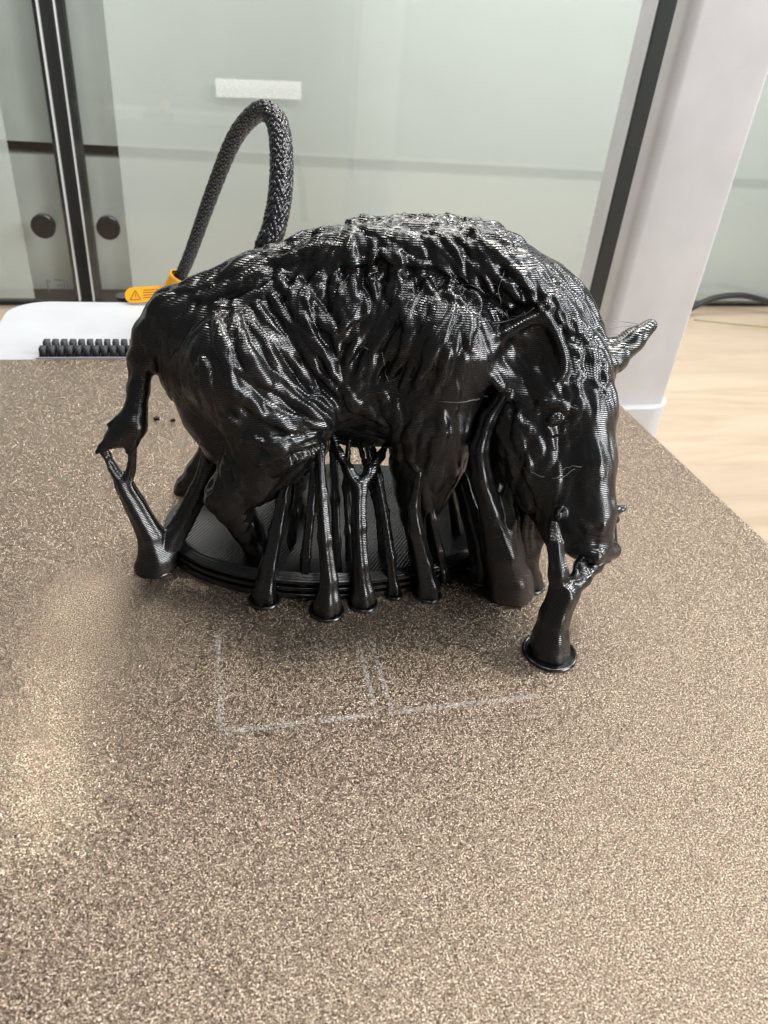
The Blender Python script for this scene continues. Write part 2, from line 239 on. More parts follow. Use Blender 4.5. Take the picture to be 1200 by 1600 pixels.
LOCKS = [[1.0, 1.0, [[28.88, 94.52, 51.45],
 [29.3, 94.27, 51.27],
 [29.73, 94.05, 51.12],
 [30.08, 93.85, 50.84],
 [30.36, 93.68, 50.45],
 [30.71, 93.53, 50.08],
 [31.19, 93.38, 49.79],
 [31.72, 93.25, 49.46],
 [32.21, 93.09, 49.01],
 [32.66, 92.93, 48.48],
 [33.19, 92.71, 48.05],
 [33.79, 92.44, 47.75],
 [34.38, 92.2, 47.46],
 [34.88, 92.0, 47.07],
 [35.32, 91.81, 46.62],
 [35.84, 91.65, 46.25],
 [36.42, 91.48, 45.98],
 [36.95, 91.29, 45.66],
 [37.39, 91.07, 45.21]]],
 [1.0, 1.05, [[30.42, 94.56, 52.19],
 [30.74, 94.21, 51.86],
 [31.07, 93.94, 51.52],
 [31.52, 93.73, 51.28],
 [32.03, 93.56, 51.05],
 [32.47, 93.33, 50.71],
 [32.83, 93.06, 50.23],
 [33.26, 92.77, 49.71],
 [33.83, 92.45, 49.26],
 [34.46, 92.14, 48.8],
 [35.06, 91.93, 48.23],
 [35.63, 91.78, 47.57],
 [36.25, 91.62, 47.02],
 [36.93, 91.39, 46.65],
 [37.59, 91.11, 46.33],
 [38.19, 90.88, 45.9],
 [38.75, 90.71, 45.37],
 [39.37, 90.56, 44.89],
 [40.09, 90.44, 44.49]]],
 [1.05, 1.1, [[32.36, 94.88, 52.65],
 [32.7, 94.46, 52.33],
 [33.04, 94.06, 52.02],
 [33.49, 93.72, 51.8],
 [33.99, 93.36, 51.62],
 [34.4, 92.96, 51.33],
 [34.74, 92.54, 50.91],
 [35.16, 92.17, 50.45],
 [35.73, 91.87, 50.06],
 [36.4, 91.66, 49.66],
 [37.0, 91.48, 49.15],
 [37.52, 91.25, 48.58],
 [38.05, 90.98, 48.09],
 [38.66, 90.68, 47.73],
 [39.27, 90.4, 47.36],
 [39.81, 90.18, 46.86],
 [40.31, 90.07, 46.25],
 [40.9, 90.0, 45.68],
 [41.59, 89.95, 45.19]]],
 [1.05, 1.1, [[34.66, 95.67, 52.95],
 [34.83, 94.69, 52.74],
 [35.02, 93.92, 52.43],
 [35.34, 93.38, 52.14],
 [35.81, 92.98, 51.93],
 [36.31, 92.65, 51.67],
 [36.75, 92.35, 51.28],
 [37.22, 92.08, 50.83],
 [37.82, 91.88, 50.43],
 [38.51, 91.66, 50.11],
 [39.11, 91.34, 49.75],
 [39.56, 90.95, 49.27],
 [39.96, 90.6, 48.77],
 [40.45, 90.31, 48.31],
 [41.04, 90.11, 47.84],
 [41.59, 89.99, 47.28],
 [42.01, 89.9, 46.64],
 [42.42, 89.85, 46.05],
 [42.87, 89.77, 45.64],
 [43.24, 89.55, 45.42],
 [42.96, 88.32, 45.54],
 [42.64, 87.36, 45.56],
 [42.56, 86.86, 45.47],
 [42.68, 86.53, 45.4],
 [42.89, 86.31, 45.29]]],
 [1.05, 1.1, [[36.03, 94.12, 52.7],
 [36.32, 93.52, 52.41],
 [36.8, 93.21, 52.19],
 [37.33, 93.01, 51.94],
 [37.77, 92.76, 51.59],
 [38.19, 92.49, 51.19],
 [38.71, 92.25, 50.85],
 [39.34, 92.01, 50.58],
 [39.93, 91.66, 50.26],
 [40.37, 91.22, 49.83],
 [40.79, 90.81, 49.33],
 [41.33, 90.52, 48.87],
 [41.97, 90.38, 48.42],
 [42.56, 90.27, 47.87],
 [43.04, 90.15, 47.21],
 [43.49, 90.0, 46.55],
 [43.99, 89.71, 46.04],
 [43.51, 87.37, 46.28],
 [43.9, 87.08, 45.83],
 [45.24, 89.01, 44.59],
 [45.45, 88.83, 44.12],
 [45.8, 88.72, 43.69],
 [46.17, 88.64, 43.27],
 [46.39, 88.57, 42.79],
 [45.07, 85.75, 43.27]]],
 [1.05, 1.1, [[37.76, 93.65, 52.27],
 [38.25, 93.36, 51.92],
 [38.9, 93.27, 51.63],
 [39.52, 93.08, 51.36],
 [39.93, 92.62, 51.03],
 [40.23, 92.07, 50.62],
 [40.62, 91.61, 50.24],
 [41.14, 91.28, 49.91],
 [41.71, 91.02, 49.55],
 [42.2, 90.79, 49.06],
 [42.68, 90.61, 48.52],
 [43.29, 90.56, 48.0],
 [44.05, 90.62, 47.53],
 [44.7, 90.49, 47.02],
 [45.1, 90.11, 46.45],
 [45.41, 89.69, 45.85],
 [45.83, 89.35, 45.29],
 [46.35, 89.12, 44.75],
 [46.78, 88.94, 44.2],
 [47.01, 88.78, 43.6],
 [47.19, 88.66, 43.05],
 [47.51, 88.58, 42.57],
 [47.91, 88.49, 42.14],
 [48.21, 88.35, 41.69],
 [48.37, 88.16, 41.2]]],
 [1.0, 1.1, [[39.64, 93.19, 51.4],
 [40.05, 92.73, 51.08],
 [40.6, 92.42, 50.84],
 [41.12, 92.08, 50.57],
 [41.52, 91.66, 50.22],
 [41.95, 91.32, 49.83],
 [42.56, 91.21, 49.46],
 [43.31, 91.29, 49.07],
 [43.99, 91.35, 48.6],
 [44.47, 91.23, 48.05],
 [44.87, 91.0, 47.5],
 [45.36, 90.74, 47.04],
 [45.88, 90.44, 46.61],
 [46.26, 90.03, 46.1],
 [46.55, 89.58, 45.49],
 [46.95, 89.28, 44.85],
 [47.58, 89.17, 44.25],
 [48.28, 89.16, 43.66],
 [48.74, 89.05, 43.09],
 [48.95, 88.83, 42.56],
 [49.16, 88.61, 42.11],
 [49.46, 88.41, 41.72],
 [49.68, 88.15, 41.37],
 [49.7, 87.83, 40.98],
 [49.64, 87.49, 40.55]]],
 [1.0, 1.0, [[41.25, 92.18, 50.63],
 [41.78, 91.82, 50.3],
 [42.44, 91.66, 49.97],
 [43.05, 91.55, 49.53],
 [43.53, 91.35, 48.99],
 [44.04, 91.25, 48.44],
 [44.72, 91.32, 47.93],
 [45.39, 91.29, 47.49],
 [45.81, 90.96, 47.06],
 [46.09, 90.5, 46.6],
 [46.45, 90.13, 46.15],
 [47.03, 89.95, 45.75],
 [47.68, 89.88, 45.3],
 [48.18, 89.75, 44.74],
 [48.56, 89.55, 44.1],
 [49.02, 89.42, 43.47],
 [49.58, 89.31, 42.91],
 [50.01, 89.08, 42.41],
 [50.14, 88.7, 41.94],
 [50.12, 88.3, 41.53],
 [50.2, 87.99, 41.21],
 [50.41, 87.75, 40.96],
 [50.59, 87.5, 40.72],
 [50.61, 87.24, 40.43],
 [50.62, 86.97, 40.11]]],
 [0.95, 0.9, [[43.38, 91.66, 49.42],
 [43.74, 91.41, 48.88],
 [44.31, 91.39, 48.36],
 [45.06, 91.56, 47.89],
 [45.69, 91.48, 47.47],
 [46.04, 91.06, 47.05],
 [46.35, 90.62, 46.61],
 [46.83, 90.35, 46.21],
 [47.5, 90.27, 45.82],
 [48.11, 90.21, 45.34],
 [48.51, 90.03, 44.79],
 [48.89, 89.86, 44.22],
 [49.44, 89.85, 43.65],
 [50.03, 89.82, 43.12],
 [50.35, 89.49, 42.62],
 [50.42, 88.97, 42.12],
 [50.53, 88.45, 41.63],
 [50.85, 88.02, 41.21],
 [51.26, 87.62, 40.81]]],
 [0.9, 0.8, [[45.61, 91.64, 47.61],
 [45.78, 91.14, 47.19],
 [46.12, 90.79, 46.82],
 [46.65, 90.62, 46.5],
 [47.16, 90.45, 46.15],
 [47.51, 90.19, 45.74],
 [47.87, 89.99, 45.28],
 [48.45, 90.02, 44.84],
 [49.28, 90.35, 44.35],
 [50.03, 90.66, 43.79],
 [50.3, 90.36, 43.33],
 [50.46, 89.93, 42.89],
 [50.79, 89.64, 42.48],
 [51.15, 89.32, 42.1],
 [51.27, 88.79, 41.73],
 [51.22, 88.2, 41.32],
 [51.26, 87.71, 40.9],
 [51.55, 87.36, 40.5],
 [51.98, 87.11, 40.1]]],
 [1.1550000000000002, 1.25, [[28.08, 95.21, 51.99],
 [28.56, 94.85, 51.76],
 [29.06, 94.51, 51.53],
 [29.44, 94.17, 51.18],
 [29.68, 93.9, 50.65],
 [29.92, 93.71, 50.1],
 [30.27, 93.56, 49.63],
 [30.67, 93.44, 49.21],
 [31.02, 93.34, 48.74],
 [31.33, 93.24, 48.24],
 [31.74, 93.09, 47.83],
 [32.29, 92.9, 47.55],
 [32.86, 92.66, 47.31]]],
 [1.26, 1.125, [[17.66, 95.85, 46.75],
 [17.28, 95.51, 46.16],
 [17.0, 95.1, 45.59],
 [16.92, 94.67, 45.01],
 [16.91, 94.27, 44.42],
 [16.87, 93.91, 43.83],
 [16.89, 93.59, 43.24],
 [17.15, 93.27, 42.7],
 [17.56, 92.98, 42.23],
 [17.9, 92.74, 41.74],
 [18.05, 92.52, 41.17],
 [18.1, 92.33, 40.55],
 [18.2, 92.16, 39.94]]],
 [1.26, 1.25, [[19.72, 95.52, 47.38],
 [19.71, 95.38, 46.79],
 [19.68, 95.06, 46.25],
 [19.56, 94.67, 45.74],
 [19.46, 94.3, 45.23],
 [19.49, 93.92, 44.67],
 [19.56, 93.55, 44.07],
 [19.43, 93.23, 43.45],
 [19.07, 92.99, 42.84],
 [18.65, 92.8, 42.22],
 [18.33, 92.61, 41.57],
 [18.07, 92.44, 40.93],
 [17.74, 92.33, 40.33],
 [17.37, 92.25, 39.79],
 [17.14, 92.18, 39.24],
 [17.14, 92.07, 38.64],
 [17.23, 91.96, 38.02],
 [17.21, 91.86, 37.44],
 [17.06, 91.8, 36.87]]],
 [1.3650000000000002, 1.375, [[22.86, 94.84, 47.51],
 [22.48, 94.71, 46.98],
 [22.07, 94.5, 46.47],
 [21.82, 94.19, 45.97],
 [21.71, 93.85, 45.45],
 [21.56, 93.55, 44.91],
 [21.33, 93.29, 44.35],
 [21.14, 93.02, 43.75],
 [21.08, 92.71, 43.06],
 [21.05, 92.42, 42.33],
 [20.84, 92.21, 41.63],
 [20.47, 92.09, 40.98],
 [20.09, 91.99, 40.34],
 [19.81, 91.88, 39.67],
 [19.54, 91.78, 38.99],
 [19.13, 91.71, 38.34],
 [18.67, 91.65, 37.71],
 [18.37, 91.55, 37.03],
 [18.28, 91.4, 36.29]]],
 [1.3650000000000002, 1.375, [[24.97, 94.12, 47.48],
 [24.97, 93.78, 46.87],
 [24.88, 93.41, 46.3],
 [24.79, 93.05, 45.72],
 [24.81, 92.68, 45.12],
 [24.87, 92.3, 44.46],
 [24.73, 91.97, 43.77],
 [24.32, 91.76, 43.05],
 [23.82, 91.64, 42.3],
 [23.38, 91.51, 41.49],
 [23.01, 91.39, 40.64],
 [22.58, 91.32, 39.82],
 [22.12, 91.31, 39.06],
 [21.77, 91.26, 38.31],
 [21.65, 91.13, 37.53],
 [21.62, 90.95, 36.74],
 [21.49, 90.79, 35.99],
 [21.22, 90.65, 35.3],
 [20.94, 90.52, 34.59]]],
 [1.3650000000000002, 1.4375, [[28.57, 92.97, 46.98],
 [28.54, 92.46, 46.42],
 [28.48, 91.93, 45.88],
 [28.21, 91.46, 45.35],
 [27.77, 91.09, 44.82],
 [27.35, 90.76, 44.27],
 [27.04, 90.36, 43.7],
 [26.76, 89.97, 43.08],
 [26.4, 89.7, 42.42],
 [26.04, 89.52, 41.72],
 [25.8, 89.28, 40.97],
 [25.7, 88.97, 40.17],
 [25.59, 88.78, 39.33],
 [25.38, 89.02, 38.42],
 [25.06, 89.5, 37.5],
 [24.71, 89.82, 36.63],
 [24.34, 89.94, 35.82],
 [23.85, 90.0, 35.1],
 [23.2, 90.05, 34.47]]],
 [1.47, 1.5, [[31.37, 91.98, 46.54],
 [31.15, 91.24, 46.07],
 [30.98, 90.44, 45.61],
 [30.95, 89.68, 45.13],
 [30.88, 89.03, 44.62],
 [30.6, 88.52, 44.09],
 [30.15, 88.15, 43.56],
 [29.74, 87.84, 43.02],
 [29.45, 87.54, 42.44],
 [29.18, 87.28, 41.84],
 [28.83, 87.12, 41.24],
 [28.47, 87.02, 40.62],
 [28.28, 86.88, 39.94],
 [28.22, 86.77, 39.13],
 [28.15, 86.86, 38.22],
 [27.9, 87.05, 37.35],
 [27.56, 87.32, 36.5],
 [27.28, 87.58, 35.61],
 [27.02, 87.84, 34.7]]],
 [1.26, 1.0, [[34.41, 91.67, 46.26],
 [34.49, 91.06, 45.84],
 [34.58, 90.39, 45.45],
 [34.44, 89.69, 45.04],
 [34.08, 89.01, 44.6],
 [33.73, 88.43, 44.15],
 [33.54, 87.97, 43.7],
 [33.42, 87.55, 43.22],
 [33.21, 87.18, 42.74],
 [32.96, 86.85, 42.25],
 [32.85, 86.55, 41.71],
 [32.98, 86.28, 41.11],
 [33.17, 86.06, 40.49]]],
 [1.3650000000000002, 1.25, [[10.22, 97.42, 45.32],
 [10.65, 96.73, 44.73],
 [11.17, 96.04, 44.18],
 [11.62, 95.41, 43.58],
 [11.87, 94.85, 42.86],
 [12.01, 94.36, 42.07],
 [12.24, 93.94, 41.31],
 [12.66, 93.58, 40.65],
 [13.13, 93.26, 40.01],
 [13.55, 92.98, 39.32],
 [13.99, 92.74, 38.66],
 [14.57, 92.53, 38.12],
 [15.25, 92.32, 37.64],
 [15.85, 92.12, 37.08],
 [16.23, 91.94, 36.41],
 [16.51, 91.76, 35.69],
 [16.82, 91.56, 35.01],
 [17.15, 91.34, 34.34],
 [17.36, 91.16, 33.59]]],
 [1.3650000000000002, 1.25, [[6.54, 96.6, 43.28],
 [6.78, 95.91, 42.56],
 [7.16, 95.17, 41.92],
 [7.55, 94.47, 41.27],
 [7.89, 93.79, 40.58],
 [8.33, 93.21, 39.89],
 [9.0, 92.93, 39.19],
 [9.81, 92.85, 38.49],
 [10.57, 92.84, 37.65],
 [11.2, 92.76, 36.69],
 [11.82, 92.68, 35.69],
 [12.53, 92.66, 34.75],
 [13.22, 92.59, 33.86],
 [13.77, 92.31, 33.03],
 [14.21, 91.83, 32.28],
 [14.77, 91.4, 31.63],
 [15.54, 91.2, 31.07],
 [16.4, 91.13, 30.5],
 [17.21, 91.12, 29.8]]],
 [1.3650000000000002, 1.25, [[4.42, 93.08, 40.97],
 [4.62, 92.19, 40.38],
 [4.66, 91.38, 39.7],
 [4.77, 90.74, 38.98],
 [5.09, 90.26, 38.28],
 [5.52, 89.92, 37.58],
 [5.99, 89.74, 36.8],
 [6.54, 89.7, 35.99],
 [7.26, 89.75, 35.26],
 [8.16, 89.93, 34.62],
 [9.06, 90.18, 33.95],
 [9.84, 90.37, 33.15],
 [10.58, 90.51, 32.28],
 [11.38, 90.5, 31.55],
 [12.27, 90.34, 30.98],
 [13.15, 90.12, 30.38],
 [14.01, 89.96, 29.6],
 [14.92, 90.05, 28.72],
 [16.02, 90.62, 27.8]]],
 [1.26, 1.25, [[12.14, 97.06, 45.56],
 [12.36, 96.31, 44.91],
 [12.68, 95.64, 44.31],
 [13.17, 95.07, 43.8],
 [13.71, 94.57, 43.31],
 [14.18, 94.11, 42.77],
 [14.62, 93.7, 42.21],
 [15.16, 93.34, 41.72],
 [15.79, 93.01, 41.27],
 [16.33, 92.71, 40.76],
 [16.68, 92.46, 40.11],
 [16.91, 92.25, 39.39],
 [17.22, 92.07, 38.68]]],
 [1.26, 1.25, [[2.41, 89.31, 35.33],
 [3.03, 89.19, 34.67],
 [3.61, 89.09, 33.93],
 [4.29, 88.99, 33.25],
 [5.03, 88.9, 32.67],
 [5.69, 88.83, 32.08],
 [6.24, 88.76, 31.41],
 [6.84, 88.7, 30.72],
 [7.59, 88.67, 30.19],
 [8.45, 88.69, 29.81],
 [9.31, 88.72, 29.42],
 [10.18, 88.77, 28.96],
 [11.06, 88.9, 28.58],
 [12.0, 89.12, 28.42],
 [12.95, 89.38, 28.45],
 [13.88, 89.63, 28.4],
 [14.82, 89.95, 28.13],
 [15.8, 90.47, 27.72],
 [16.87, 91.35, 27.2]]],
 [1.1550000000000002, 1.125, [[4.36, 89.26, 26.51],
 [5.04, 88.82, 26.81],
 [5.68, 88.51, 26.78],
 [6.29, 88.26, 26.5],
 [6.95, 88.02, 26.27],
 [7.68, 87.83, 26.28],
 [8.5, 87.75, 26.38],
 [9.42, 87.76, 26.43],
 [10.44, 87.94, 26.43],
 [11.5, 88.33, 26.54],
 [12.56, 88.91, 26.79],
 [13.64, 89.49, 27.02],
 [14.77, 90.05, 27.0]]],
 [1.1550000000000002, 1.125, [[7.72, 88.78, 21.21],
 [8.27, 88.59, 21.69],
 [8.76, 88.37, 22.26],
 [9.21, 88.15, 22.92],
 [9.72, 88.05, 23.39],
 [10.37, 88.14, 23.52],
 [11.14, 88.4, 23.46],
 [11.91, 88.73, 23.51],
 [12.64, 89.06, 23.75],
 [13.41, 89.58, 23.89],
 [14.29, 90.39, 23.81],
 [15.2, 91.55, 23.6],
 [18.63, 108.1, 15.08]]],
 [0.9450000000000001, 1.0, [[6.06, 88.64, 23.05],
 [6.71, 88.27, 23.65],
 [7.39, 88.0, 24.1],
 [8.09, 87.81, 24.46],
 [8.75, 87.7, 24.91],
 [9.38, 87.66, 25.45],
 [10.04, 87.76, 25.81],
 [10.8, 87.96, 25.88],
 [11.65, 88.28, 25.75],
 [12.5, 88.74, 25.63],
 [13.32, 89.26, 25.61],
 [14.18, 89.88, 25.5],
 [15.15, 90.77, 25.12]]],
 [1.1550000000000002, 0.875, [[1.27, 94.94, 41.12],
 [1.62, 93.6, 40.74],
 [1.76, 92.53, 40.15],
 [1.85, 91.66, 39.47],
 [2.08, 90.96, 38.81],
 [2.46, 90.4, 38.21],
 [2.83, 89.97, 37.62],
 [3.15, 89.64, 37.04],
 [3.55, 89.4, 36.54],
 [4.1, 89.29, 36.15],
 [4.72, 89.29, 35.81],
 [5.22, 89.27, 35.36],
 [5.57, 89.21, 34.77]]],
 [1.1550000000000002, 0.875, [[-0.65, 91.52, 37.24],
 [-0.26, 90.9, 36.66],
 [-0.06, 90.47, 35.91],
 [-0.03, 90.25, 35.0],
 [0.02, 90.15, 34.04],
 [0.26, 90.17, 33.11],
 [0.64, 90.15, 32.28],
 [1.01, 90.12, 31.48],
 [1.4, 90.08, 30.71],
 [1.93, 89.91, 30.15],
 [2.61, 89.62, 29.81],
 [3.3, 89.35, 29.45],
 [3.84, 89.21, 28.87]]],
 [1.05, 0.875, [[-1.5, 99.15, 42.4],
 [-0.8, 99.08, 42.64],
 [-0.06, 98.86, 42.73],
 [0.68, 98.67, 42.83],
 [1.38, 98.61, 43.07],
 [2.09, 98.61, 43.41],
 [2.87, 98.48, 43.76],
 [3.75, 98.27, 44.12],
 [4.66, 98.13, 44.6],
 [5.57, 98.18, 45.2],
 [6.51, 98.35, 45.78],
 [7.5, 98.51, 46.18],
 [8.54, 98.63, 46.42]]],
 [1.05, 0.7, [[0.88, 96.9, 41.39],
 [1.67, 97.1, 41.83],
 [2.54, 97.07, 42.15],
 [3.47, 96.88, 42.35],
 [4.39, 96.77, 42.57],
 [5.25, 96.8, 42.92],
 [6.08, 96.82, 43.36],
 [6.93, 96.8, 43.77],
 [7.8, 96.84, 44.17],
 [8.6, 97.05, 44.66],
 [9.33, 97.48, 45.24],
 [10.08, 97.9, 45.81],
 [10.91, 98.05, 46.28]]],
 [0.9450000000000001, 0.7, [[8.67, 99.84, 47.33],
 [9.57, 99.64, 47.35],
 [10.45, 99.22, 47.46],
 [11.27, 98.74, 47.77],
 [12.06, 98.42, 48.14],
 [12.85, 98.26, 48.42],
 [13.6, 97.99, 48.67],
 [14.27, 97.73, 49.01],
 [14.9, 97.58, 49.46],
 [15.51, 97.52, 49.87],
 [16.14, 97.39, 50.1],
 [16.8, 97.13, 50.19],
 [17.46, 96.86, 50.29]]],
 [0.8400000000000001, 0.9, [[18.74, 95.79, 48.02],
 [19.44, 95.59, 48.37],
 [20.17, 95.43, 48.64],
 [20.9, 95.34, 48.93],
 [21.6, 95.29, 49.32],
 [22.3, 95.19, 49.69],
 [23.03, 94.98, 49.85],
 [23.74, 94.72, 49.74],
 [24.41, 94.5, 49.57],
 [25.08, 94.35, 49.46],
 [25.76, 94.25, 49.35],
 [26.44, 94.18, 49.14],
 [27.13, 94.11, 48.89],
 [27.83, 94.02, 48.8],
 [28.55, 93.89, 48.92],
 [29.27, 93.73, 49.07],
 [29.99, 93.57, 49.07],
 [30.68, 93.42, 48.95],
 [31.39, 93.28, 48.88]]],
 [0.9450000000000001, 0.5, [[40.29, 85.77, 30.81],
 [40.27, 85.42, 30.3],
 [40.09, 85.29, 29.74],
 [39.78, 85.35, 29.14],
 [39.54, 85.37, 28.5],
 [39.49, 85.25, 27.87],
 [39.6, 85.05, 27.23],
 [39.78, 84.95, 26.5],
 [40.05, 84.88, 25.71],
 [40.46, 84.63, 25.08],
 [40.98, 84.2, 24.64],
 [41.49, 83.81, 24.17],
 [41.87, 83.59, 23.5]]],
 [0.9450000000000001, 0.4, [[42.51, 83.87, 30.73],
 [42.34, 83.66, 30.03],
 [42.0, 83.58, 29.31],
 [41.72, 83.53, 28.56],
 [41.68, 83.47, 27.75],
 [41.81, 83.36, 26.93],
 [41.98, 83.25, 26.09],
 [42.23, 83.1, 25.25],
 [42.66, 82.81, 24.55],
 [43.24, 82.37, 24.05],
 [43.81, 81.91, 23.56],
 [44.25, 81.56, 22.9],
 [44.55, 81.31, 22.09]]],
 [0.9450000000000001, 0.6, [[43.44, 84.11, 32.5],
 [43.74, 84.09, 32.87],
 [44.02, 84.08, 33.28],
 [44.4, 84.01, 33.56],
 [44.92, 83.85, 33.61],
 [45.43, 83.69, 33.55],
 [45.85, 83.56, 33.54],
 [46.24, 83.44, 33.55],
 [46.66, 83.3, 33.44],
 [47.09, 83.14, 33.22],
 [47.56, 82.99, 33.09],
 [48.08, 82.83, 33.2],
 [48.59, 82.69, 33.38]]],
 [0.735, 0.4, [[44.52, 83.19, 30.76],
 [44.84, 83.09, 30.66],
 [45.14, 82.94, 30.33],
 [45.44, 82.81, 29.98],
 [45.79, 82.72, 29.82],
 [46.16, 82.69, 29.81],
 [46.54, 82.66, 29.83],
 [46.91, 82.62, 29.88],
 [47.19, 82.62, 30.1],
 [47.31, 82.67, 30.51],
 [47.37, 82.73, 30.96],
 [47.55, 82.72, 31.27],
 [47.86, 82.63, 31.4]]],
 [1.05, 0.8, [[40.17, 86.02, 34.62],
 [39.75, 85.85, 33.67],
 [40.21, 87.14, 31.92],
 [39.94, 86.56, 31.02],
 [39.7, 86.08, 30.08],
 [39.54, 85.67, 29.12],
 [39.61, 85.18, 28.2],
 [39.98, 84.63, 27.4],
 [40.51, 84.25, 26.59],
 [40.97, 84.01, 25.63],
 [41.36, 83.86, 24.53],
 [41.77, 83.7, 23.41],
 [42.23, 83.51, 22.34]]],
 [1.05, 0.8, [[41.56, 85.11, 32.16],
 [41.37, 84.88, 31.34],
 [41.33, 84.53, 30.57],
 [41.34, 84.16, 29.78],
 [41.33, 83.86, 28.94],
 [41.44, 83.61, 28.03],
 [41.82, 83.36, 27.1],
 [42.4, 83.01, 26.23],
 [42.94, 82.64, 25.32],
 [43.33, 82.31, 24.26],
 [43.68, 82.0, 23.1],
 [44.11, 81.67, 21.97],
 [44.59, 81.38, 20.84]]],
 [0.735, 0.35, [[50.12, 76.75, 18.21],
 [50.49, 76.65, 18.32],
 [50.83, 76.51, 18.25],
 [51.14, 76.35, 17.91],
 [51.46, 76.2, 17.51],
 [51.83, 76.09, 17.31],
 [52.2, 76.01, 17.31],
 [52.55, 75.93, 17.35],
 [52.91, 75.86, 17.37],
 [53.19, 75.83, 17.54],
 [53.32, 75.84, 17.95],
 [53.41, 75.88, 18.43],
 [53.64, 75.93, 18.68]]],
 [0.9450000000000001, 0.7, [[48.38, 87.51, 40.04],
 [48.71, 87.15, 39.73],
 [48.9, 86.76, 39.37],
 [48.87, 86.31, 38.9],
 [48.73, 85.81, 38.44],
 [48.69, 85.38, 38.06],
 [48.73, 85.02, 37.71],
 [48.68, 84.7, 37.35],
 [48.5, 84.42, 36.98],
 [48.4, 84.16, 36.58],
 [48.5, 83.86, 36.12],
 [48.69, 83.57, 35.63],
 [48.76, 83.33, 35.17]]],
 [0.9450000000000001, 0.7, [[50.44, 87.06, 40.2],
 [50.82, 86.82, 39.94],
 [51.13, 86.6, 39.62],
 [51.22, 86.32, 39.2],
 [51.14, 85.98, 38.74],
 [51.1, 85.64, 38.33],
 [51.2, 85.34, 37.98],
 [51.27, 85.03, 37.62],
 [51.21, 84.69, 37.23],
 [51.17, 84.37, 36.83],
 [51.39, 84.1, 36.41],
 [51.78, 83.86, 35.99],
 [52.09, 83.61, 35.58]]],
 [0.735, 0.5, [[52.39, 86.48, 39.04],
 [52.88, 86.45, 38.67],
 [53.31, 86.43, 38.26],
 [53.35, 86.12, 37.83],
 [53.14, 85.63, 37.44],
 [53.03, 85.25, 37.07],
 [53.09, 85.0, 36.74],
 [53.08, 84.72, 36.42],
 [52.88, 84.37, 36.14],
 [52.7, 84.04, 35.85],
 [52.78, 83.76, 35.48],
 [53.06, 83.53, 35.06],
 [53.24, 83.29, 34.67]]],
 [1.1550000000000002, 0.7, [[27.65, 87.49, 31.23],
 [27.73, 87.41, 30.42],
 [27.72, 87.36, 29.59],
 [27.49, 87.45, 28.78],
 [27.16, 87.64, 27.94],
 [26.97, 87.88, 27.01],
 [27.01, 88.03, 26.06],
 [27.18, 88.12, 25.12],
 [27.36, 88.25, 24.14],
 [27.56, 88.21, 23.25],
 [27.92, 87.92, 22.56],
 [28.43, 87.53, 21.97],
 [28.87, 87.25, 21.29]]],
 [1.1550000000000002, 0.7, [[30.68, 86.33, 31.78],
 [30.75, 86.3, 30.99],
 [30.93, 86.21, 30.21],
 [31.18, 86.11, 29.42],
 [31.28, 86.01, 28.63],
 [31.11, 85.97, 27.83],
 [30.84, 86.05, 27.01],
 [30.66, 86.17, 26.14],
 [30.6, 86.34, 25.21],
 [30.51, 86.57, 24.25],
 [30.3, 86.73, 23.34],
 [30.14, 86.78, 22.46],
 [30.21, 86.74, 21.53]]],
 [1.05, 0.7, [[24.84, 89.14, 32.48],
 [24.9, 89.06, 31.71],
 [24.89, 89.04, 30.91],
 [24.98, 89.02, 30.08],
 [25.21, 88.96, 29.27],
 [25.4, 88.94, 28.48],
 [25.44, 89.06, 27.63],
 [25.47, 89.35, 26.62],
 [25.65, 89.63, 25.56],
 [25.97, 89.76, 24.6],
 [26.29, 89.78, 23.67],
 [26.46, 89.67, 22.79],
 [26.62, 89.42, 21.99]]],
 [1.1550000000000002, 0.9, [[19.1, 95.6, 47.02],
 [19.22, 95.3, 46.46],
 [19.3, 94.89, 45.95],
 [19.16, 94.49, 45.43],
 [18.82, 94.16, 44.89],
 [18.51, 93.86, 44.34],
 [18.32, 93.56, 43.75],
 [18.16, 93.27, 43.12],
 [17.89, 93.02, 42.46],
 [17.59, 92.8, 41.77],
 [17.44, 92.57, 41.02],
 [17.47, 92.34, 40.2],
 [17.52, 92.14, 39.39]]],
 [1.2075, 1.0, [[21.01, 95.27, 47.48],
 [21.01, 95.07, 46.83],
 [20.9, 94.71, 46.25],
 [20.77, 94.31, 45.68],
 [20.74, 93.9, 45.09],
 [20.79, 93.49, 44.45],
 [20.7, 93.14, 43.77],
 [20.35, 92.89, 43.07],
 [19.89, 92.68, 42.36],
 [19.5, 92.45, 41.6],
 [19.2, 92.24, 40.8],
 [18.85, 92.08, 39.99],
 [18.43, 91.97, 39.2]]],
 [1.26, 1.0, [[24.12, 94.37, 47.45],
 [24.12, 94.03, 46.82],
 [23.98, 93.65, 46.23],
 [23.62, 93.37, 45.65],
 [23.19, 93.14, 45.06],
 [22.87, 92.88, 44.43],
 [22.65, 92.6, 43.73],
 [22.37, 92.33, 42.95],
 [21.99, 92.1, 42.1],
 [21.67, 91.88, 41.19],
 [21.55, 91.66, 40.2],
 [21.52, 91.47, 39.2],
 [21.39, 91.33, 38.31],
 [21.08, 91.24, 37.58],
 [20.73, 91.14, 36.94],
 [20.46, 91.03, 36.33],
 [20.17, 90.92, 35.75],
 [19.73, 90.84, 35.23],
 [19.2, 90.81, 34.71]]],
 [1.26, 1.1, [[26.79, 93.49, 47.15],
 [26.38, 93.15, 46.53],
 [26.19, 92.77, 45.9],
 [26.14, 92.35, 45.28],
 [26.04, 91.94, 44.65],
 [25.86, 91.57, 44.02],
 [25.72, 91.18, 43.37],
 [25.65, 90.71, 42.68],
 [25.55, 90.26, 41.95],
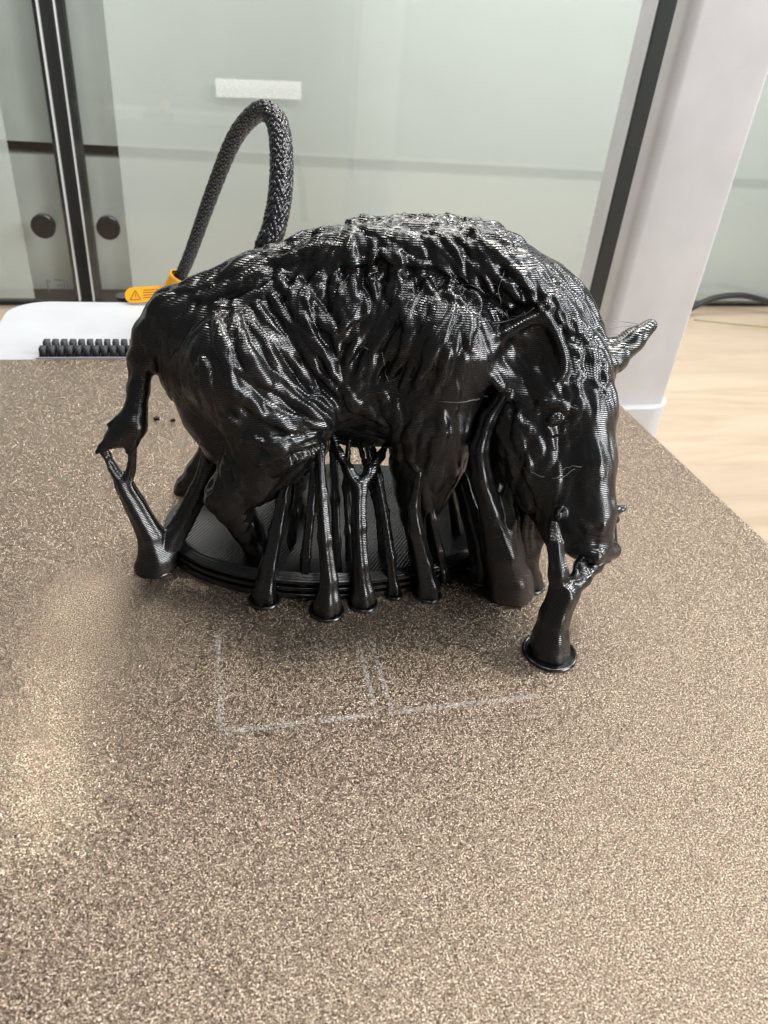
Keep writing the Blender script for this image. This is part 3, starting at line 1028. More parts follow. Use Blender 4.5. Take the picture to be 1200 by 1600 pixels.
 [25.26, 90.06, 41.19],
 [24.84, 90.11, 40.43],
 [24.42, 90.23, 39.64],
 [24.1, 90.34, 38.81],
 [23.78, 90.53, 37.94],
 [23.3, 90.65, 37.16],
 [22.75, 90.65, 36.43],
 [22.35, 90.55, 35.66],
 [22.16, 90.36, 34.8],
 [22.01, 90.18, 33.92]]],
 [1.26, 1.1, [[29.79, 92.45, 46.72],
 [29.64, 91.79, 46.15],
 [29.44, 91.11, 45.6],
 [29.32, 90.34, 45.06],
 [29.28, 89.57, 44.52],
 [29.14, 88.95, 43.93],
 [28.78, 88.57, 43.34],
 [28.31, 88.35, 42.75],
 [27.9, 88.18, 42.17],
 [27.58, 88.01, 41.55],
 [27.23, 87.92, 40.92],
 [26.81, 87.94, 40.26],
 [26.45, 87.99, 39.54],
 [26.31, 88.07, 38.67],
 [26.29, 88.19, 37.67],
 [26.19, 88.39, 36.64],
 [25.95, 88.7, 35.64],
 [25.63, 88.93, 34.69],
 [25.36, 89.02, 33.75]]],
 [1.26, 0.9, [[32.6, 91.77, 46.45],
 [32.48, 90.9, 45.98],
 [32.32, 90.06, 45.52],
 [32.31, 89.33, 45.03],
 [32.41, 88.68, 44.5],
 [32.41, 88.09, 43.92],
 [32.14, 87.59, 43.34],
 [31.72, 87.18, 42.74],
 [31.38, 86.83, 42.11],
 [31.15, 86.52, 41.45],
 [30.89, 86.27, 40.77],
 [30.54, 86.12, 40.1],
 [30.24, 86.03, 39.42],
 [30.16, 86.06, 38.62],
 [30.19, 86.11, 37.72],
 [30.11, 86.18, 36.83],
 [29.87, 86.29, 36.02],
 [29.58, 86.43, 35.21],
 [29.37, 86.55, 34.36]]],
 [1.1550000000000002, 0.9, [[5.25, 95.94, 42.21],
 [5.69, 95.03, 41.74],
 [6.02, 94.1, 41.26],
 [6.39, 93.27, 40.75],
 [6.91, 92.7, 40.21],
 [7.5, 92.29, 39.63],
 [7.97, 91.87, 38.94],
 [8.35, 91.43, 38.07],
 [8.81, 91.28, 37.01],
 [9.45, 91.31, 35.92],
 [10.18, 91.44, 34.82],
 [10.86, 91.54, 33.69],
 [11.51, 91.42, 32.7],
 [12.27, 91.15, 31.99],
 [13.21, 90.94, 31.55],
 [14.18, 90.85, 31.16],
 [15.09, 90.84, 30.64],
 [15.95, 90.88, 29.96],
 [16.86, 91.08, 29.2]]],
 [1.1550000000000002, 0.9, [[8.28, 97.22, 44.81],
 [8.73, 96.58, 44.15],
 [9.09, 95.9, 43.47],
 [9.5, 95.3, 42.78],
 [10.05, 94.79, 42.13],
 [10.62, 94.34, 41.48],
 [11.06, 93.93, 40.74],
 [11.4, 93.55, 39.88],
 [11.85, 93.22, 38.98],
 [12.44, 92.94, 38.14],
 [13.08, 92.71, 37.3],
 [13.62, 92.54, 36.4],
 [14.1, 92.44, 35.5],
 [14.66, 92.29, 34.77],
 [15.35, 92.04, 34.24],
 [16.02, 91.74, 33.76],
 [16.55, 91.46, 33.18],
 [16.99, 91.21, 32.53],
 [17.5, 90.98, 31.88]]],
 [1.05, 0.8, [[2.14, 90.92, 38.79],
 [2.73, 90.3, 38.16],
 [3.13, 89.78, 37.36],
 [3.37, 89.37, 36.41],
 [3.64, 89.2, 35.37],
 [4.1, 89.09, 34.42],
 [4.72, 89.0, 33.61],
 [5.36, 88.92, 32.83],
 [6.03, 88.84, 32.07],
 [6.84, 88.81, 31.46],
 [7.79, 88.87, 31.06],
 [8.75, 89.02, 30.72],
 [9.59, 89.15, 30.29],
 [10.37, 89.22, 29.83],
 [11.19, 89.29, 29.47],
 [12.07, 89.4, 29.23],
 [12.95, 89.5, 28.96],
 [13.83, 89.63, 28.48],
 [14.74, 89.92, 27.83]]],
 [1.1550000000000002, 0.6, [[17.87, 90.95, 33.43],
 [18.17, 90.78, 32.88],
 [18.54, 90.62, 32.33],
 [18.86, 90.51, 31.71],
 [19.19, 90.47, 31.06],
 [19.69, 90.44, 30.53],
 [20.3, 90.36, 30.25],
 [20.86, 90.25, 30.05],
 [21.36, 90.2, 29.68],
 [21.91, 90.18, 29.16],
 [22.53, 90.13, 28.75],
 [23.17, 90.04, 28.45],
 [23.78, 89.97, 28.05]]],
 [1.1550000000000002, 0.6, [[22.95, 89.8, 33.02],
 [23.17, 89.67, 32.46],
 [23.45, 89.54, 31.91],
 [23.67, 89.46, 31.32],
 [23.89, 89.41, 30.7],
 [24.26, 89.33, 30.13],
 [24.73, 89.18, 29.63],
 [25.1, 89.04, 29.11],
 [25.29, 89.02, 28.43],
 [25.41, 89.08, 27.64],
 [25.6, 89.13, 26.89],
 [25.87, 89.11, 26.19],
 [26.09, 89.19, 25.41]]]]
FLOW = [[-3.8, 41.7, -0.71, -0.71],
 [-7.4, 35.7, -0.18, -0.98],
 [-11.0, 24.5, -0.54, -0.84],
 [1.0, 43.4, -0.84, -0.54],
 [6.7, 47.2, -0.9, -0.44],
 [13.1, 50.1, -0.94, -0.33],
 [-3.5, 33.9, 0.02, -1.0],
 [0.7, 35.7, 0.23, -0.97],
 [5.0, 39.2, 0.45, -0.89],
 [2.1, 28.1, 0.34, -0.94],
 [9.1, 42.7, 0.6, -0.8],
 [10.9, 34.7, 0.86, -0.51],
 [15.4, 31.8, 0.78, -0.62],
 [8.3, 30.0, 0.92, -0.39],
 [11.9, 25.9, 1.0, 0.08],
 [9.2, 21.8, -0.77, -0.64],
 [13.9, 21.6, -0.61, -0.79],
 [4.5, 15.4, -0.44, -0.9],
 [6.2, 7.1, -0.01, -1.0],
 [2.8, 22.0, 0.92, -0.39],
 [17.4, 46.2, -0.26, -0.97],
 [20.3, 41.1, -0.18, -0.98],
 [23.6, 43.7, -0.02, -1.0],
 [27.6, 39.3, -0.09, -1.0],
 [30.6, 44.7, -0.03, -1.0],
 [32.5, 37.4, -0.16, -0.99],
 [24.5, 32.7, -0.66, -0.75],
 [20.0, 31.7, -0.67, -0.75],
 [21.3, 25.6, -0.98, -0.21],
 [27.0, 26.5, -0.3, -0.95],
 [30.8, 18.8, 0.11, -0.99],
 [33.0, 9.1, 0.12, -0.99],
 [36.4, 43.0, 0.25, -0.97],
 [37.5, 35.5, 0.98, -0.21],
 [36.8, 27.4, 0.42, -0.91],
 [41.5, 35.5, 0.59, -0.8],
 [19.5, 52.3, 0.48, -0.88],
 [26.2, 52.1, 0.58, -0.81],
 [33.4, 50.7, 0.77, -0.64],
 [39.0, 49.2, 0.8, -0.6],
 [43.2, 46.7, 0.78, -0.63],
 [47.8, 43.1, 0.7, -0.71],
 [52.9, 38.4, 0.61, -0.79],
 [44.9, 43.1, 0.69, -0.72],
 [57.5, 20.1, 0.32, -0.95],
 [52.8, 25.9, 0.31, -0.95],
 [47.4, 26.0, 0.11, -0.99],
 [63.8, 4.5, 0.33, -0.94],
 [53.5, 12.9, 0.37, -0.93]]
SUPPORTS = [{'ch': [[[-9.04, 96.78, 1.24, 2.81],
 [-9.58, 96.98, 6.22, 2.01],
 [-11.35, 97.38, 11.38, 1.61],
 [-12.63, 97.58, 14.93, 1.4]],
 [[-12.63, 97.58, 14.93, 1.05],
 [-13.91, 97.58, 17.83, 0.69],
 [-14.45, 97.58, 19.98, 0.59],
 [-14.64, 97.58, 21.23, 0.51]],
 [[-12.63, 97.58, 14.93, 1.05],
 [-11.42, 97.78, 17.28, 0.69],
 [-11.0, 97.78, 19.73, 0.6],
 [-10.74, 97.78, 21.5, 0.51]],
 [[-8.15, 97.08, 2.71, 2.24],
 [-4.84, 98.28, 7.41, 1.58],
 [-1.95, 99.28, 12.52, 1.56],
 [0.46, 99.78, 16.69, 1.36],
 [2.17, 99.78, 19.4, 0.99]],
 [[-1.95, 99.28, 12.52, 1.28],
 [-0.46, 99.78, 17.29, 1.17],
 [-0.03, 100.28, 20.3, 0.8]],
 [[-14.45, 97.58, 19.98, 0.51],
 [-15.29, 97.58, 20.84, 0.42]]], 'disc': 3.1, 'foot': [-9.53, 96.78], 'label': 'forked tree support under the tail'}, {'ch': [[[-5.04, 118.75, 0.55, 1.55],
 [-2.87, 117.75, 5.0, 1.52],
 [-0.42, 116.75, 10.05, 1.4],
 [1.34, 114.75, 14.82, 1.02]]], 'disc': 1.8, 'foot': [-5.19, 118.75], 'label': None}, {'ch': [[[6.8, 86.76, 1.27, 1.66],
 [7.58, 87.76, 5.71, 1.27],
 [8.84, 89.26, 11.01, 1.1],
 [9.9, 90.76, 15.61, 0.95],
 [11.02, 92.76, 18.71, 0.66]]], 'disc': 2.43, 'foot': [6.8, 86.76], 'label': None}, {'ch': [[[12.79, 87.26, 1.29, 0.77],
 [13.18, 88.26, 6.68, 0.75],
 [13.93, 90.26, 13.45, 0.74],
 [14.83, 93.26, 19.34, 0.66],
 [15.58, 95.26, 22.51, 0.44]]], 'disc': 1.53, 'foot': [12.82, 87.26], 'label': None}, {'ch': [[[15.84, 83.17, 1.4, 1.95],
 [16.02, 83.67, 5.79, 1.25],
 [15.41, 85.17, 12.33, 1.01],
 [15.0, 87.17, 18.73, 0.85],
 [15.0, 90.17, 23.25, 0.7],
 [15.38, 92.17, 25.74, 0.42]]], 'disc': 2.7, 'foot': [15.8, 83.17], 'label': None}, {'ch': [[[18.2, 87.39, 1.3, 0.7],
 [18.0, 89.39, 7.88, 0.69],
 [17.99, 92.39, 14.1, 0.68],
 [18.19, 96.39, 19.6, 0.61],
 [18.21, 98.39, 21.81, 0.38]]], 'disc': 1.4400000000000002, 'foot': [18.26, 87.39], 'label': None}, {'ch': [[[21.44, 84.25, 1.43, 1.68],
 [20.9, 85.05, 7.29, 1.12],
 [20.54, 86.75, 13.13, 1.1],
 [20.7, 88.75, 17.97, 1.09]],
 [[20.7, 88.75, 17.97, 0.94],
 [19.31, 90.25, 20.38, 0.79],
 [18.16, 92.25, 21.95, 0.65],
 [17.44, 94.25, 24.05, 0.44]],
 [[20.7, 88.75, 17.97, 0.94],
 [22.45, 90.25, 20.24, 0.8],
 [24.31, 92.25, 21.49, 0.66],
 [25.81, 94.25, 22.71, 0.45]]], 'disc': 2.3400000000000003, 'foot': [21.54, 84.25], 'label': 'tree support with a wide Y fork'}, {'ch': [[[26.73, 85.61, 1.05, 0.86],
 [25.91, 86.61, 6.9, 0.76],
 [24.88, 89.11, 13.55, 0.68],
 [24.05, 91.61, 18.25, 0.67],
 [23.73, 94.61, 21.5, 0.45]]], 'disc': 1.4400000000000002, 'foot': [26.83, 85.61], 'label': None}, {'ch': [[[32.05, 84.97, 1.33, 1.73],
 [30.99, 85.47, 6.12, 1.3],
 [29.25, 85.97, 11.92, 1.12],
 [28.67, 86.97, 15.89, 0.81],
 [29.09, 87.47, 21.06, 0.65]]], 'disc': 2.16, 'foot': [32.21, 84.97], 'label': None}, {'ch': [[[35.52, 88.1, 1.08, 1.13],
 [34.19, 88.4, 6.13, 0.95],
 [32.35, 88.4, 12.38, 0.76],
 [31.32, 89.1, 16.63, 0.6]]], 'disc': 1.53, 'foot': [35.66, 88.1], 'label': None}, {'ch': [[[41.94, 87.88, 1.61, 1.79],
 [41.03, 88.88, 6.52, 1.6],
 [39.28, 90.38, 11.8, 1.41],
 [38.11, 92.88, 15.64, 1.17],
 [37.47, 95.88, 19.14, 0.71]]], 'disc': 2.16, 'foot': [41.98, 87.88], 'label': 'leaning tree support behind the cheek'}, {'ch': [[[45.32, 84.19, 1.76, 3.62],
 [43.13, 84.49, 8.36, 3.13],
 [40.29, 84.99, 15.37, 1.95],
 [37.94, 85.69, 21.19, 1.55],
 [36.98, 86.19, 25.7, 1.35],
 [37.77, 86.69, 29.97, 1.08],
 [39.33, 86.69, 33.35, 0.73],
 [39.98, 86.69, 34.87, 0.57]],
 [[43.88, 84.49, 8.3, 2.58],
 [43.51, 84.39, 14.41, 1.16],
 [42.52, 85.19, 18.52, 1.05],
 [42.68, 86.19, 22.3, 0.87]]], 'disc': 3.6, 'foot': [45.66, 84.19], 'label': 'broad tree support curving up to the near ear'}, {'ch': [[[49.27, 85.33, 1.39, 1.95],
 [47.56, 85.03, 6.98, 1.73],
 [46.2, 84.63, 12.89, 1.22],
 [45.9, 84.33, 17.75, 1.04],
 [46.01, 84.33, 21.09, 0.66]],
 [[48.46, 85.13, 4.91, 1.27],
 [48.8, 84.53, 10.36, 0.93],
 [48.2, 83.83, 15.66, 0.67]],
 [[46.76, 85.33, 6.18, 1.42],
 [45.11, 85.33, 11.27, 0.69],
 [44.94, 85.83, 16.26, 0.6]]], 'disc': 2.43, 'foot': [49.78, 85.33], 'label': None}, {'ch': [[[46.31, 70.23, 1.98, 2.59],
 [46.5, 71.03, 6.19, 2.12],
 [47.57, 72.03, 9.41, 2.19]],
 [[47.32, 71.83, 8.42, 1.69],
 [46.31, 72.83, 12.94, 1.33],
 [46.22, 75.23, 16.17, 1.08],
 [46.47, 77.23, 18.03, 0.75]],
 [[47.83, 72.03, 9.97, 1.85],
 [50.49, 73.23, 11.08, 1.27],
 [53.54, 75.23, 11.57, 1.04],
 [54.68, 76.23, 12.24, 0.7]],
 [[50.49, 73.23, 11.08, 1.1],
 [50.4, 74.43, 12.47, 0.77],
 [51.55, 75.73, 13.11, 0.6]],
 [[54.51, 75.73, 11.93, 0.78],
 [56.3, 76.53, 11.4, 0.53]]], 'disc': 4.0, 'foot': [46.76, 70.23], 'label': 'stout forked tree support under the snout'}, {'ch': [[[16.03, 116.52, 0.85, 0.98],
 [17.7, 116.52, 5.49, 0.64],
 [19.48, 117.72, 10.12, 0.56]]], 'disc': 1.35, 'foot': [16.05, 116.52], 'label': None}, {'ch': [[[22.18, 117.14, 0.86, 0.99],
 [22.2, 117.14, 5.63, 0.65],
 [21.31, 118.34, 11.05, 0.56]]], 'disc': 1.35, 'foot': [22.22, 117.14], 'label': None}, {'ch': [[[29.87, 115.35, 0.87, 1.14],
 [28.78, 115.35, 7.07, 0.74],
 [27.47, 116.55, 11.81, 0.64]]], 'disc': 1.35, 'foot': [29.94, 115.35], 'label': None}, {'ch': [[[36.37, 113.66, 0.87, 1.14],
 [34.65, 113.66, 7.81, 0.74],
 [33.62, 114.86, 12.52, 0.64]]], 'disc': 1.35, 'foot': [36.46, 113.66], 'label': None}, {'ch': [[[41.63, 109.87, 0.87, 1.26],
 [40.8, 109.87, 7.06, 0.82],
 [40.12, 111.07, 13.05, 0.71]]], 'disc': 1.35, 'foot': [41.74, 109.87], 'label': None}, {'ch': [[[11.55, 95.48, 0.79, 0.97],
 [12.43, 95.48, 10.03, 0.62],
 [13.22, 96.68, 17.4, 0.53],
 [14.22, 97.88, 22.21, 0.46]]], 'disc': 1.35, 'foot': [11.56, 95.48], 'label': None}, {'ch': [[[20.77, 90.28, 0.79, 0.96],
 [19.95, 90.28, 9.52, 0.61],
 [19.25, 91.48, 16.89, 0.52],
 [19.55, 92.68, 23.78, 0.44]]], 'disc': 1.35, 'foot': [20.82, 90.28], 'label': None}, {'ch': [[[26.64, 92.11, 0.81, 0.86],
 [24.9, 92.11, 11.52, 0.54],
 [22.95, 93.31, 17.84, 0.46],
 [21.38, 94.51, 22.72, 0.39]]], 'disc': 1.35, 'foot': [26.71, 92.11], 'label': None}, {'ch': [[[41.04, 95.86, 0.84, 1.55],
 [39.06, 95.86, 8.13, 0.99],
 [37.14, 97.06, 14.93, 0.85],
 [36.93, 98.26, 18.99, 0.73]]], 'disc': 1.35, 'foot': [41.16, 95.86], 'label': None}, {'ch': [[[47.97, 98.94, 0.85, 1.86],
 [47.26, 98.94, 8.21, 1.2],
 [47.61, 100.14, 15.1, 1.03],
 [47.84, 101.34, 19.3, 0.88]]], 'disc': 1.35, 'foot': [48.12, 98.94], 'label': None}]
STRINGS = [([[31.21, 90.0, 42.68],
 [36.18, 89.0, 42.9],
 [39.47, 88.5, 43.54],
 [42.89, 88.0, 44.43]], 1), ([[39.6, 92.0, 44.93],
 [39.24, 90.0, 43.87],
 [39.67, 88.5, 42.49],
 [40.41, 88.0, 43.29],
 [41.19, 88.0, 43.9],
 [42.11, 87.5, 42.87]], 1), ([[39.99, 99.0, 50.65],
 [39.11, 94.5, 47.6],
 [38.32, 92.0, 44.92],
 [37.62, 90.5, 42.81]], 1), ([[48.78, 90.0, 37.99],
 [51.29, 90.0, 37.79],
 [54.47, 91.0, 37.75]], 1), ([[42.89, 88.0, 44.43],
 [46.74, 89.0, 40.72],
 [49.78, 90.0, 37.89]], 1), ([[53.29, 96.0, 40.95],
 [57.92, 96.0, 40.98],
 [63.65, 96.5, 40.35]], 0), ([[54.17, 96.0, 39.5],
 [59.29, 96.0, 39.82],
 [64.27, 96.5, 40.05]], 0), ([[53.82, 96.0, 38.81],
 [59.04, 96.0, 38.83],
 [62.29, 96.0, 38.64]], 0), ([[31.29, 91.0, 33.41],
 [34.48, 90.5, 33.59],
 [38.48, 89.0, 33.83]], 1), ([[32.26, 91.0, 32.42],
 [32.79, 91.0, 33.39],
 [34.04, 90.5, 33.4]], 1), ([[23.4, 92.0, 38.18],
 [23.73, 91.5, 36.1],
 [24.17, 91.5, 34.22]], 1), ([[16.49, 94.0, 43.97],
 [17.74, 94.5, 45.92],
 [18.6, 95.0, 47.03]], 1), ([[43.01, 83.0, 24.38],
 [45.64, 82.0, 23.8],
 [47.64, 81.0, 23.89],
 [49.19, 80.0, 25.67]], 1), ([[47.14, 81.0, 23.92],
 [48.07, 80.5, 25.21],
 [50.17, 80.0, 25.62]], 1), ([[59.11, 94.0, 36.82],
 [61.79, 94.5, 37.62],
 [62.6, 94.0, 35.79]], 0), ([[51.39, 92.0, 39.09],
 [51.36, 90.0, 37.5],
 [51.8, 88.0, 35.95]], 1), ([[19.86, 92.0, 38.63],
 [21.17, 92.0, 38.54]], 1), ([[24.71, 92.0, 22.91],
 [28.49, 92.0, 23.85]], 1), ([[33.72, 95.0, 48.19],
 [35.15, 94.5, 46.66],
 [35.9, 93.0, 44.55]], 1), ([[34.1, 91.5, 29.16],
 [35.52, 91.0, 30.88]], 1), ([[33.06, 93.0, 45.38],
 [35.03, 94.0, 46.38],
 [37.62, 95.0, 46.55]], 1), ([[55.46, 91.0, 37.07],
 [57.83, 91.0, 34.07],
 [58.14, 90.0, 32.28]], 1), ([[61.67, 95.0, 38.92],
 [60.55, 94.0, 37.32],
 [61.31, 94.0, 35.8]], 0)]
WHISKERS = [[[37.29, 93.0, 21.34],
 [36.03, 92.0, 20.85],
 [34.82, 91.5, 19.73]],
 [[37.57, 93.0, 20.89],
 [36.56, 92.0, 20.04],
 [35.45, 91.5, 18.12]],
 [[37.86, 93.0, 21.66],
 [36.33, 92.0, 21.61],
 [34.79, 91.5, 21.4]],
 [[37.46, 93.0, 20.22],
 [36.62, 92.0, 18.91],
 [35.76, 91.5, 17.42]]]
CABLE = [[-10.31, 226.0, -1.82, 1.63],
 [-6.78, 224.0, 6.14, 1.59],
 [-3.04, 222.0, 14.13, 1.64],
 [3.61, 214.0, 32.3, 1.78],
 [8.88, 204.0, 46.32, 1.89],
 [12.8, 196.0, 53.08, 2.01],
 [16.0, 190.0, 55.51, 2.24],
 [18.24, 185.0, 53.42, 2.42],
 [18.52, 179.0, 47.22, 2.54],
 [17.64, 174.0, 40.24, 2.61],
 [15.97, 171.0, 34.13, 2.62],
 [14.31, 170.0, 28.11, 2.58],
 [20.0, 174.0, 12.0, 3.0],
 [33.0, 182.0, 7.0, 3.0],
 [58.0, 199.0, 5.5, 3.0],
 [84.0, 216.0, -4.0, 3.0],
 [97.0, 238.0, -38.0, 3.0],
 [100.0, 252.0, -74.0, 3.0]]
CAM = [[0.97324, -0.051122, 0.224033],
 [-0.213954, -0.557275, 0.802289],
 [0.083833, -0.828753, -0.5533]]
# ------------------------------------------------------------------ helpers
def tag(o, label=None, cat=None, group=None, kind=None):
    if label: o['label'] = label
    if cat: o['category'] = cat
    if group: o['group'] = group
    if kind: o['kind'] = kind
    return o
def empty(name, loc=(0, 0, 0), label=None, cat=None, group=None):
    o = bpy.data.objects.new(name, None); COL.objects.link(o); o.location = Vector(loc)*MM
    o.empty_display_size = .01
    return tag(o, label, cat, group)
def origin(parent):
    v = Vector((0, 0, 0)); p = parent
    while p is not None: v += p.location; p = p.parent
    return v/MM
def mesh_obj(name, verts, faces, mat, parent=None, smooth=True, at=None, kind=None):
    """verts in mm, world space"""
    me = bpy.data.meshes.new(name)
    off = Vector(at) if at is not None else (origin(parent) if parent else Vector((0, 0, 0)))
    V = (np.asarray(verts, float)-np.array(off))*MM
    if isinstance(faces, np.ndarray) and faces.ndim == 2:
        n = len(faces); k = faces.shape[1]
        me.vertices.add(len(V)); me.vertices.foreach_set('co', V.ravel())
        me.loops.add(n*k); me.loops.foreach_set('vertex_index', faces.ravel().astype(np.int32))
        me.polygons.add(n); me.polygons.foreach_set('loop_start', np.arange(0, n*k, k, dtype=np.int32))
        me.polygons.foreach_set('loop_total', np.full(n, k, np.int32))
        me.update(calc_edges=True)
    else:
        me.from_pydata([tuple(v) for v in V], [], [tuple(f) for f in faces])
    if smooth: me.polygons.foreach_set('use_smooth', np.ones(len(me.polygons), bool))
    me.materials.append(mat)
    o = bpy.data.objects.new(name, me); COL.objects.link(o)
    if parent: o.parent = parent; o.location = (off-origin(parent))*MM
    else: o.location = off*MM
    if kind: o['kind'] = kind
    return o
def bm_obj(name, bm, mat, parent=None, smooth=False, at=None, kind=None, bevel=0, seg=2):
    if bevel:
        bmesh.ops.bevel(bm, geom=[e for e in bm.edges if e.is_manifold and e.calc_face_angle(0) > .6], offset=bevel, segments=seg, profile=.5, affect='EDGES')
    bmesh.ops.recalc_face_normals(bm, faces=bm.faces)
    V = [tuple(v.co) for v in bm.verts]
    bm.verts.index_update()
    F = [tuple(v.index for v in f.verts) for f in bm.faces]
    bm.free()
    return mesh_obj(name, V, F, mat, parent, smooth, at, kind)
def box(bm, x0, x1, y0, y1, z0, z1, M=None):
    vs = [bm.verts.new((x, y, z)) for z in (z0, z1) for y in (y0, y1) for x in (x0, x1)]
    if M is not None:
        for v in vs: v.co = M @ v.co
    for f in ((0, 2, 3, 1), (4, 5, 7, 6), (0, 1, 5, 4), (2, 6, 7, 3), (0, 4, 6, 2), (1, 3, 7, 5)): bm.faces.new([vs[i] for i in f])
    return vs
def prism(bm, pts, z0, z1, M=None):
    a = [bm.verts.new((x, y, z0)) for x, y in pts]; b = [bm.verts.new((x, y, z1)) for x, y in pts]
    n = len(pts)
    bm.faces.new(a[::-1]); bm.faces.new(b)
    for i in range(n): bm.faces.new((a[i], a[(i+1) % n], b[(i+1) % n], b[i]))
    if M is not None:
        for v in a+b: v.co = M @ v.co
def round_poly(x0, x1, y0, y1, r, n=8):
    """r: radii for the corners (x0,y0) (x1,y0) (x1,y1) (x0,y1)"""
    if not isinstance(r, (tuple, list)): r = (r,)*4
    P = []
    for (cx, cy, a0), rr in zip(((x0, y0, 180), (x1, y0, 270), (x1, y1, 0), (x0, y1, 90)), r):
        if rr <= 0: P.append((cx, cy)); continue
        ox = cx+(rr if cx == x0 else -rr); oy = cy+(rr if cy == y0 else -rr)
        for k in range(n+1):
            a = math.radians(a0+90*k/n); P.append((ox+rr*math.cos(a), oy+rr*math.sin(a)))
    return P
def frames(pts):
    P = np.asarray(pts, float); T = np.gradient(P, axis=0); T /= np.linalg.norm(T, axis=1)[:, None]
    N = np.zeros_like(P); a = np.array([0, 0, 1.]) if abs(T[0][2]) < .9 else np.array([1., 0, 0])
    n = a-T[0]*a.dot(T[0]); N[0] = n/np.linalg.norm(n)
    for i in range(1, len(P)):
        n = N[i-1]-T[i]*N[i-1].dot(T[i]); N[i] = n/np.linalg.norm(n)
    return P, T, N, np.cross(T, N)
def tube(pts, rad, k=8, cap=True):
    P, T, N, B = frames(pts); n = len(P); rad = np.broadcast_to(np.asarray(rad, float), (n,))
    a = np.linspace(0, 2*math.pi, k, endpoint=False)
    V = P[:, None]+rad[:, None, None]*(np.cos(a)[None, :, None]*N[:, None]+np.sin(a)[None, :, None]*B[:, None])
    F = [(i*k+j, i*k+(j+1) % k, (i+1)*k+(j+1) % k, (i+1)*k+j) for i in range(n-1) for j in range(k)]
    if cap: F += [tuple(range(k-1, -1, -1)), tuple((n-1)*k+j for j in range(k))]
    return V.reshape(-1, 3), F
def spline(P, n):
    """Catmull-Rom through P (any dimension), n samples"""
    P = np.asarray(P, float)
    L = np.r_[0, np.cumsum(np.linalg.norm(np.diff(P[:, :3], axis=0), axis=1))]
    Q = np.vstack([2*P[0]-P[1], P, 2*P[-1]-P[-2]])
    out = []
    for s in np.linspace(0, L[-1], n):
        i = min(np.searchsorted(L, s, 'right')-1, len(P)-2); t = (s-L[i])/(L[i+1]-L[i])
        a, b, c, d = Q[i:i+4]
        out.append(.5*(2*b+(c-a)*t+(2*a-5*b+4*c-d)*t*t+(3*b-a-3*c+d)*t**3))
    return np.array(out)
def merge(parts):
    V = []; F = []; n = 0
    for v, f in parts:
        V.append(np.asarray(v)); F += [tuple(i+n for i in q) for q in f]; n += len(v)
    return np.vstack(V), F

# ------------------------------------------------------------------ materials
def mat(name):
    M = bpy.data.materials.new(name); M.use_nodes = True
    nt = M.node_tree; b = nt.nodes['Principled BSDF']
    return M, nt, b
def N(nt, typ, **kw):
    n = nt.nodes.new(typ)
    for k, v in kw.items():
        if k in ('operation', 'data_type', 'blend_type', 'wave_type', 'bands_direction', 'feature', 'noise_dimensions', 'wave_profile', 'distance', 'invert', 'mode', 'interpolation_type'): setattr(n, k, v)
    return n
def math_(nt, op, a, b=None, clamp=False):
    n = nt.nodes.new('ShaderNodeMath'); n.operation = op; n.use_clamp = clamp
    for i, x in enumerate((a, b)):
        if x is None: continue
        if isinstance(x, (int, float)): n.inputs[i].default_value = x
        else: nt.links.new(x, n.inputs[i])
    return n.outputs[0]
def coords(nt): return nt.nodes.new('ShaderNodeTexCoord').outputs['Object']
def world_pos(nt): return nt.nodes.new('ShaderNodeNewGeometry').outputs['Position']
def noise(nt, vec, scale, detail=2, rough=.5, dist=0):
    n = nt.nodes.new('ShaderNodeTexNoise'); n.inputs['Scale'].default_value = scale; n.inputs['Detail'].default_value = detail
    n.inputs['Roughness'].default_value = rough; n.inputs['Distortion'].default_value = dist
    nt.links.new(vec, n.inputs['Vector']); return n
def ramp(nt, fac, stops):
    r = nt.nodes.new('ShaderNodeValToRGB'); e = r.color_ramp.elements
    while len(e) < len(stops): e.new(.5)
    for q, (p, c) in zip(e, stops): q.position = p; q.color = (*c, 1) if len(c) == 3 else c
    nt.links.new(fac, r.inputs[0]); return r.outputs[0]
def bump(nt, h, dist, strength=1, normal=None):
    b = nt.nodes.new('ShaderNodeBump'); b.inputs['Strength'].default_value = strength; b.inputs['Distance'].default_value = dist
    nt.links.new(h, b.inputs['Height'])
    if normal is not None: nt.links.new(normal, b.inputs['Normal'])
    return b.outputs[0]
def plain(name, col, rough=.5, metal=0, spec=.5, grain=0, coat=0):
    M, nt, b = mat(name)
    p = coords(nt)
    n = noise(nt, p, 60, 4)
    c = ramp(nt, n.outputs[0], [(.3, tuple(x*.94 for x in col)), (.7, tuple(min(1, x*1.05) for x in col))])
    nt.links.new(c, b.inputs['Base Color'])
    b.inputs['Roughness'].default_value = rough; b.inputs['Metallic'].default_value = metal
    b.inputs['Specular IOR Level'].default_value = spec; b.inputs['Coat Weight'].default_value = coat
    if grain:
        g = noise(nt, p, 2500, 2); nt.links.new(bump(nt, g.outputs[0], grain*MM), b.inputs['Normal'])
    return M

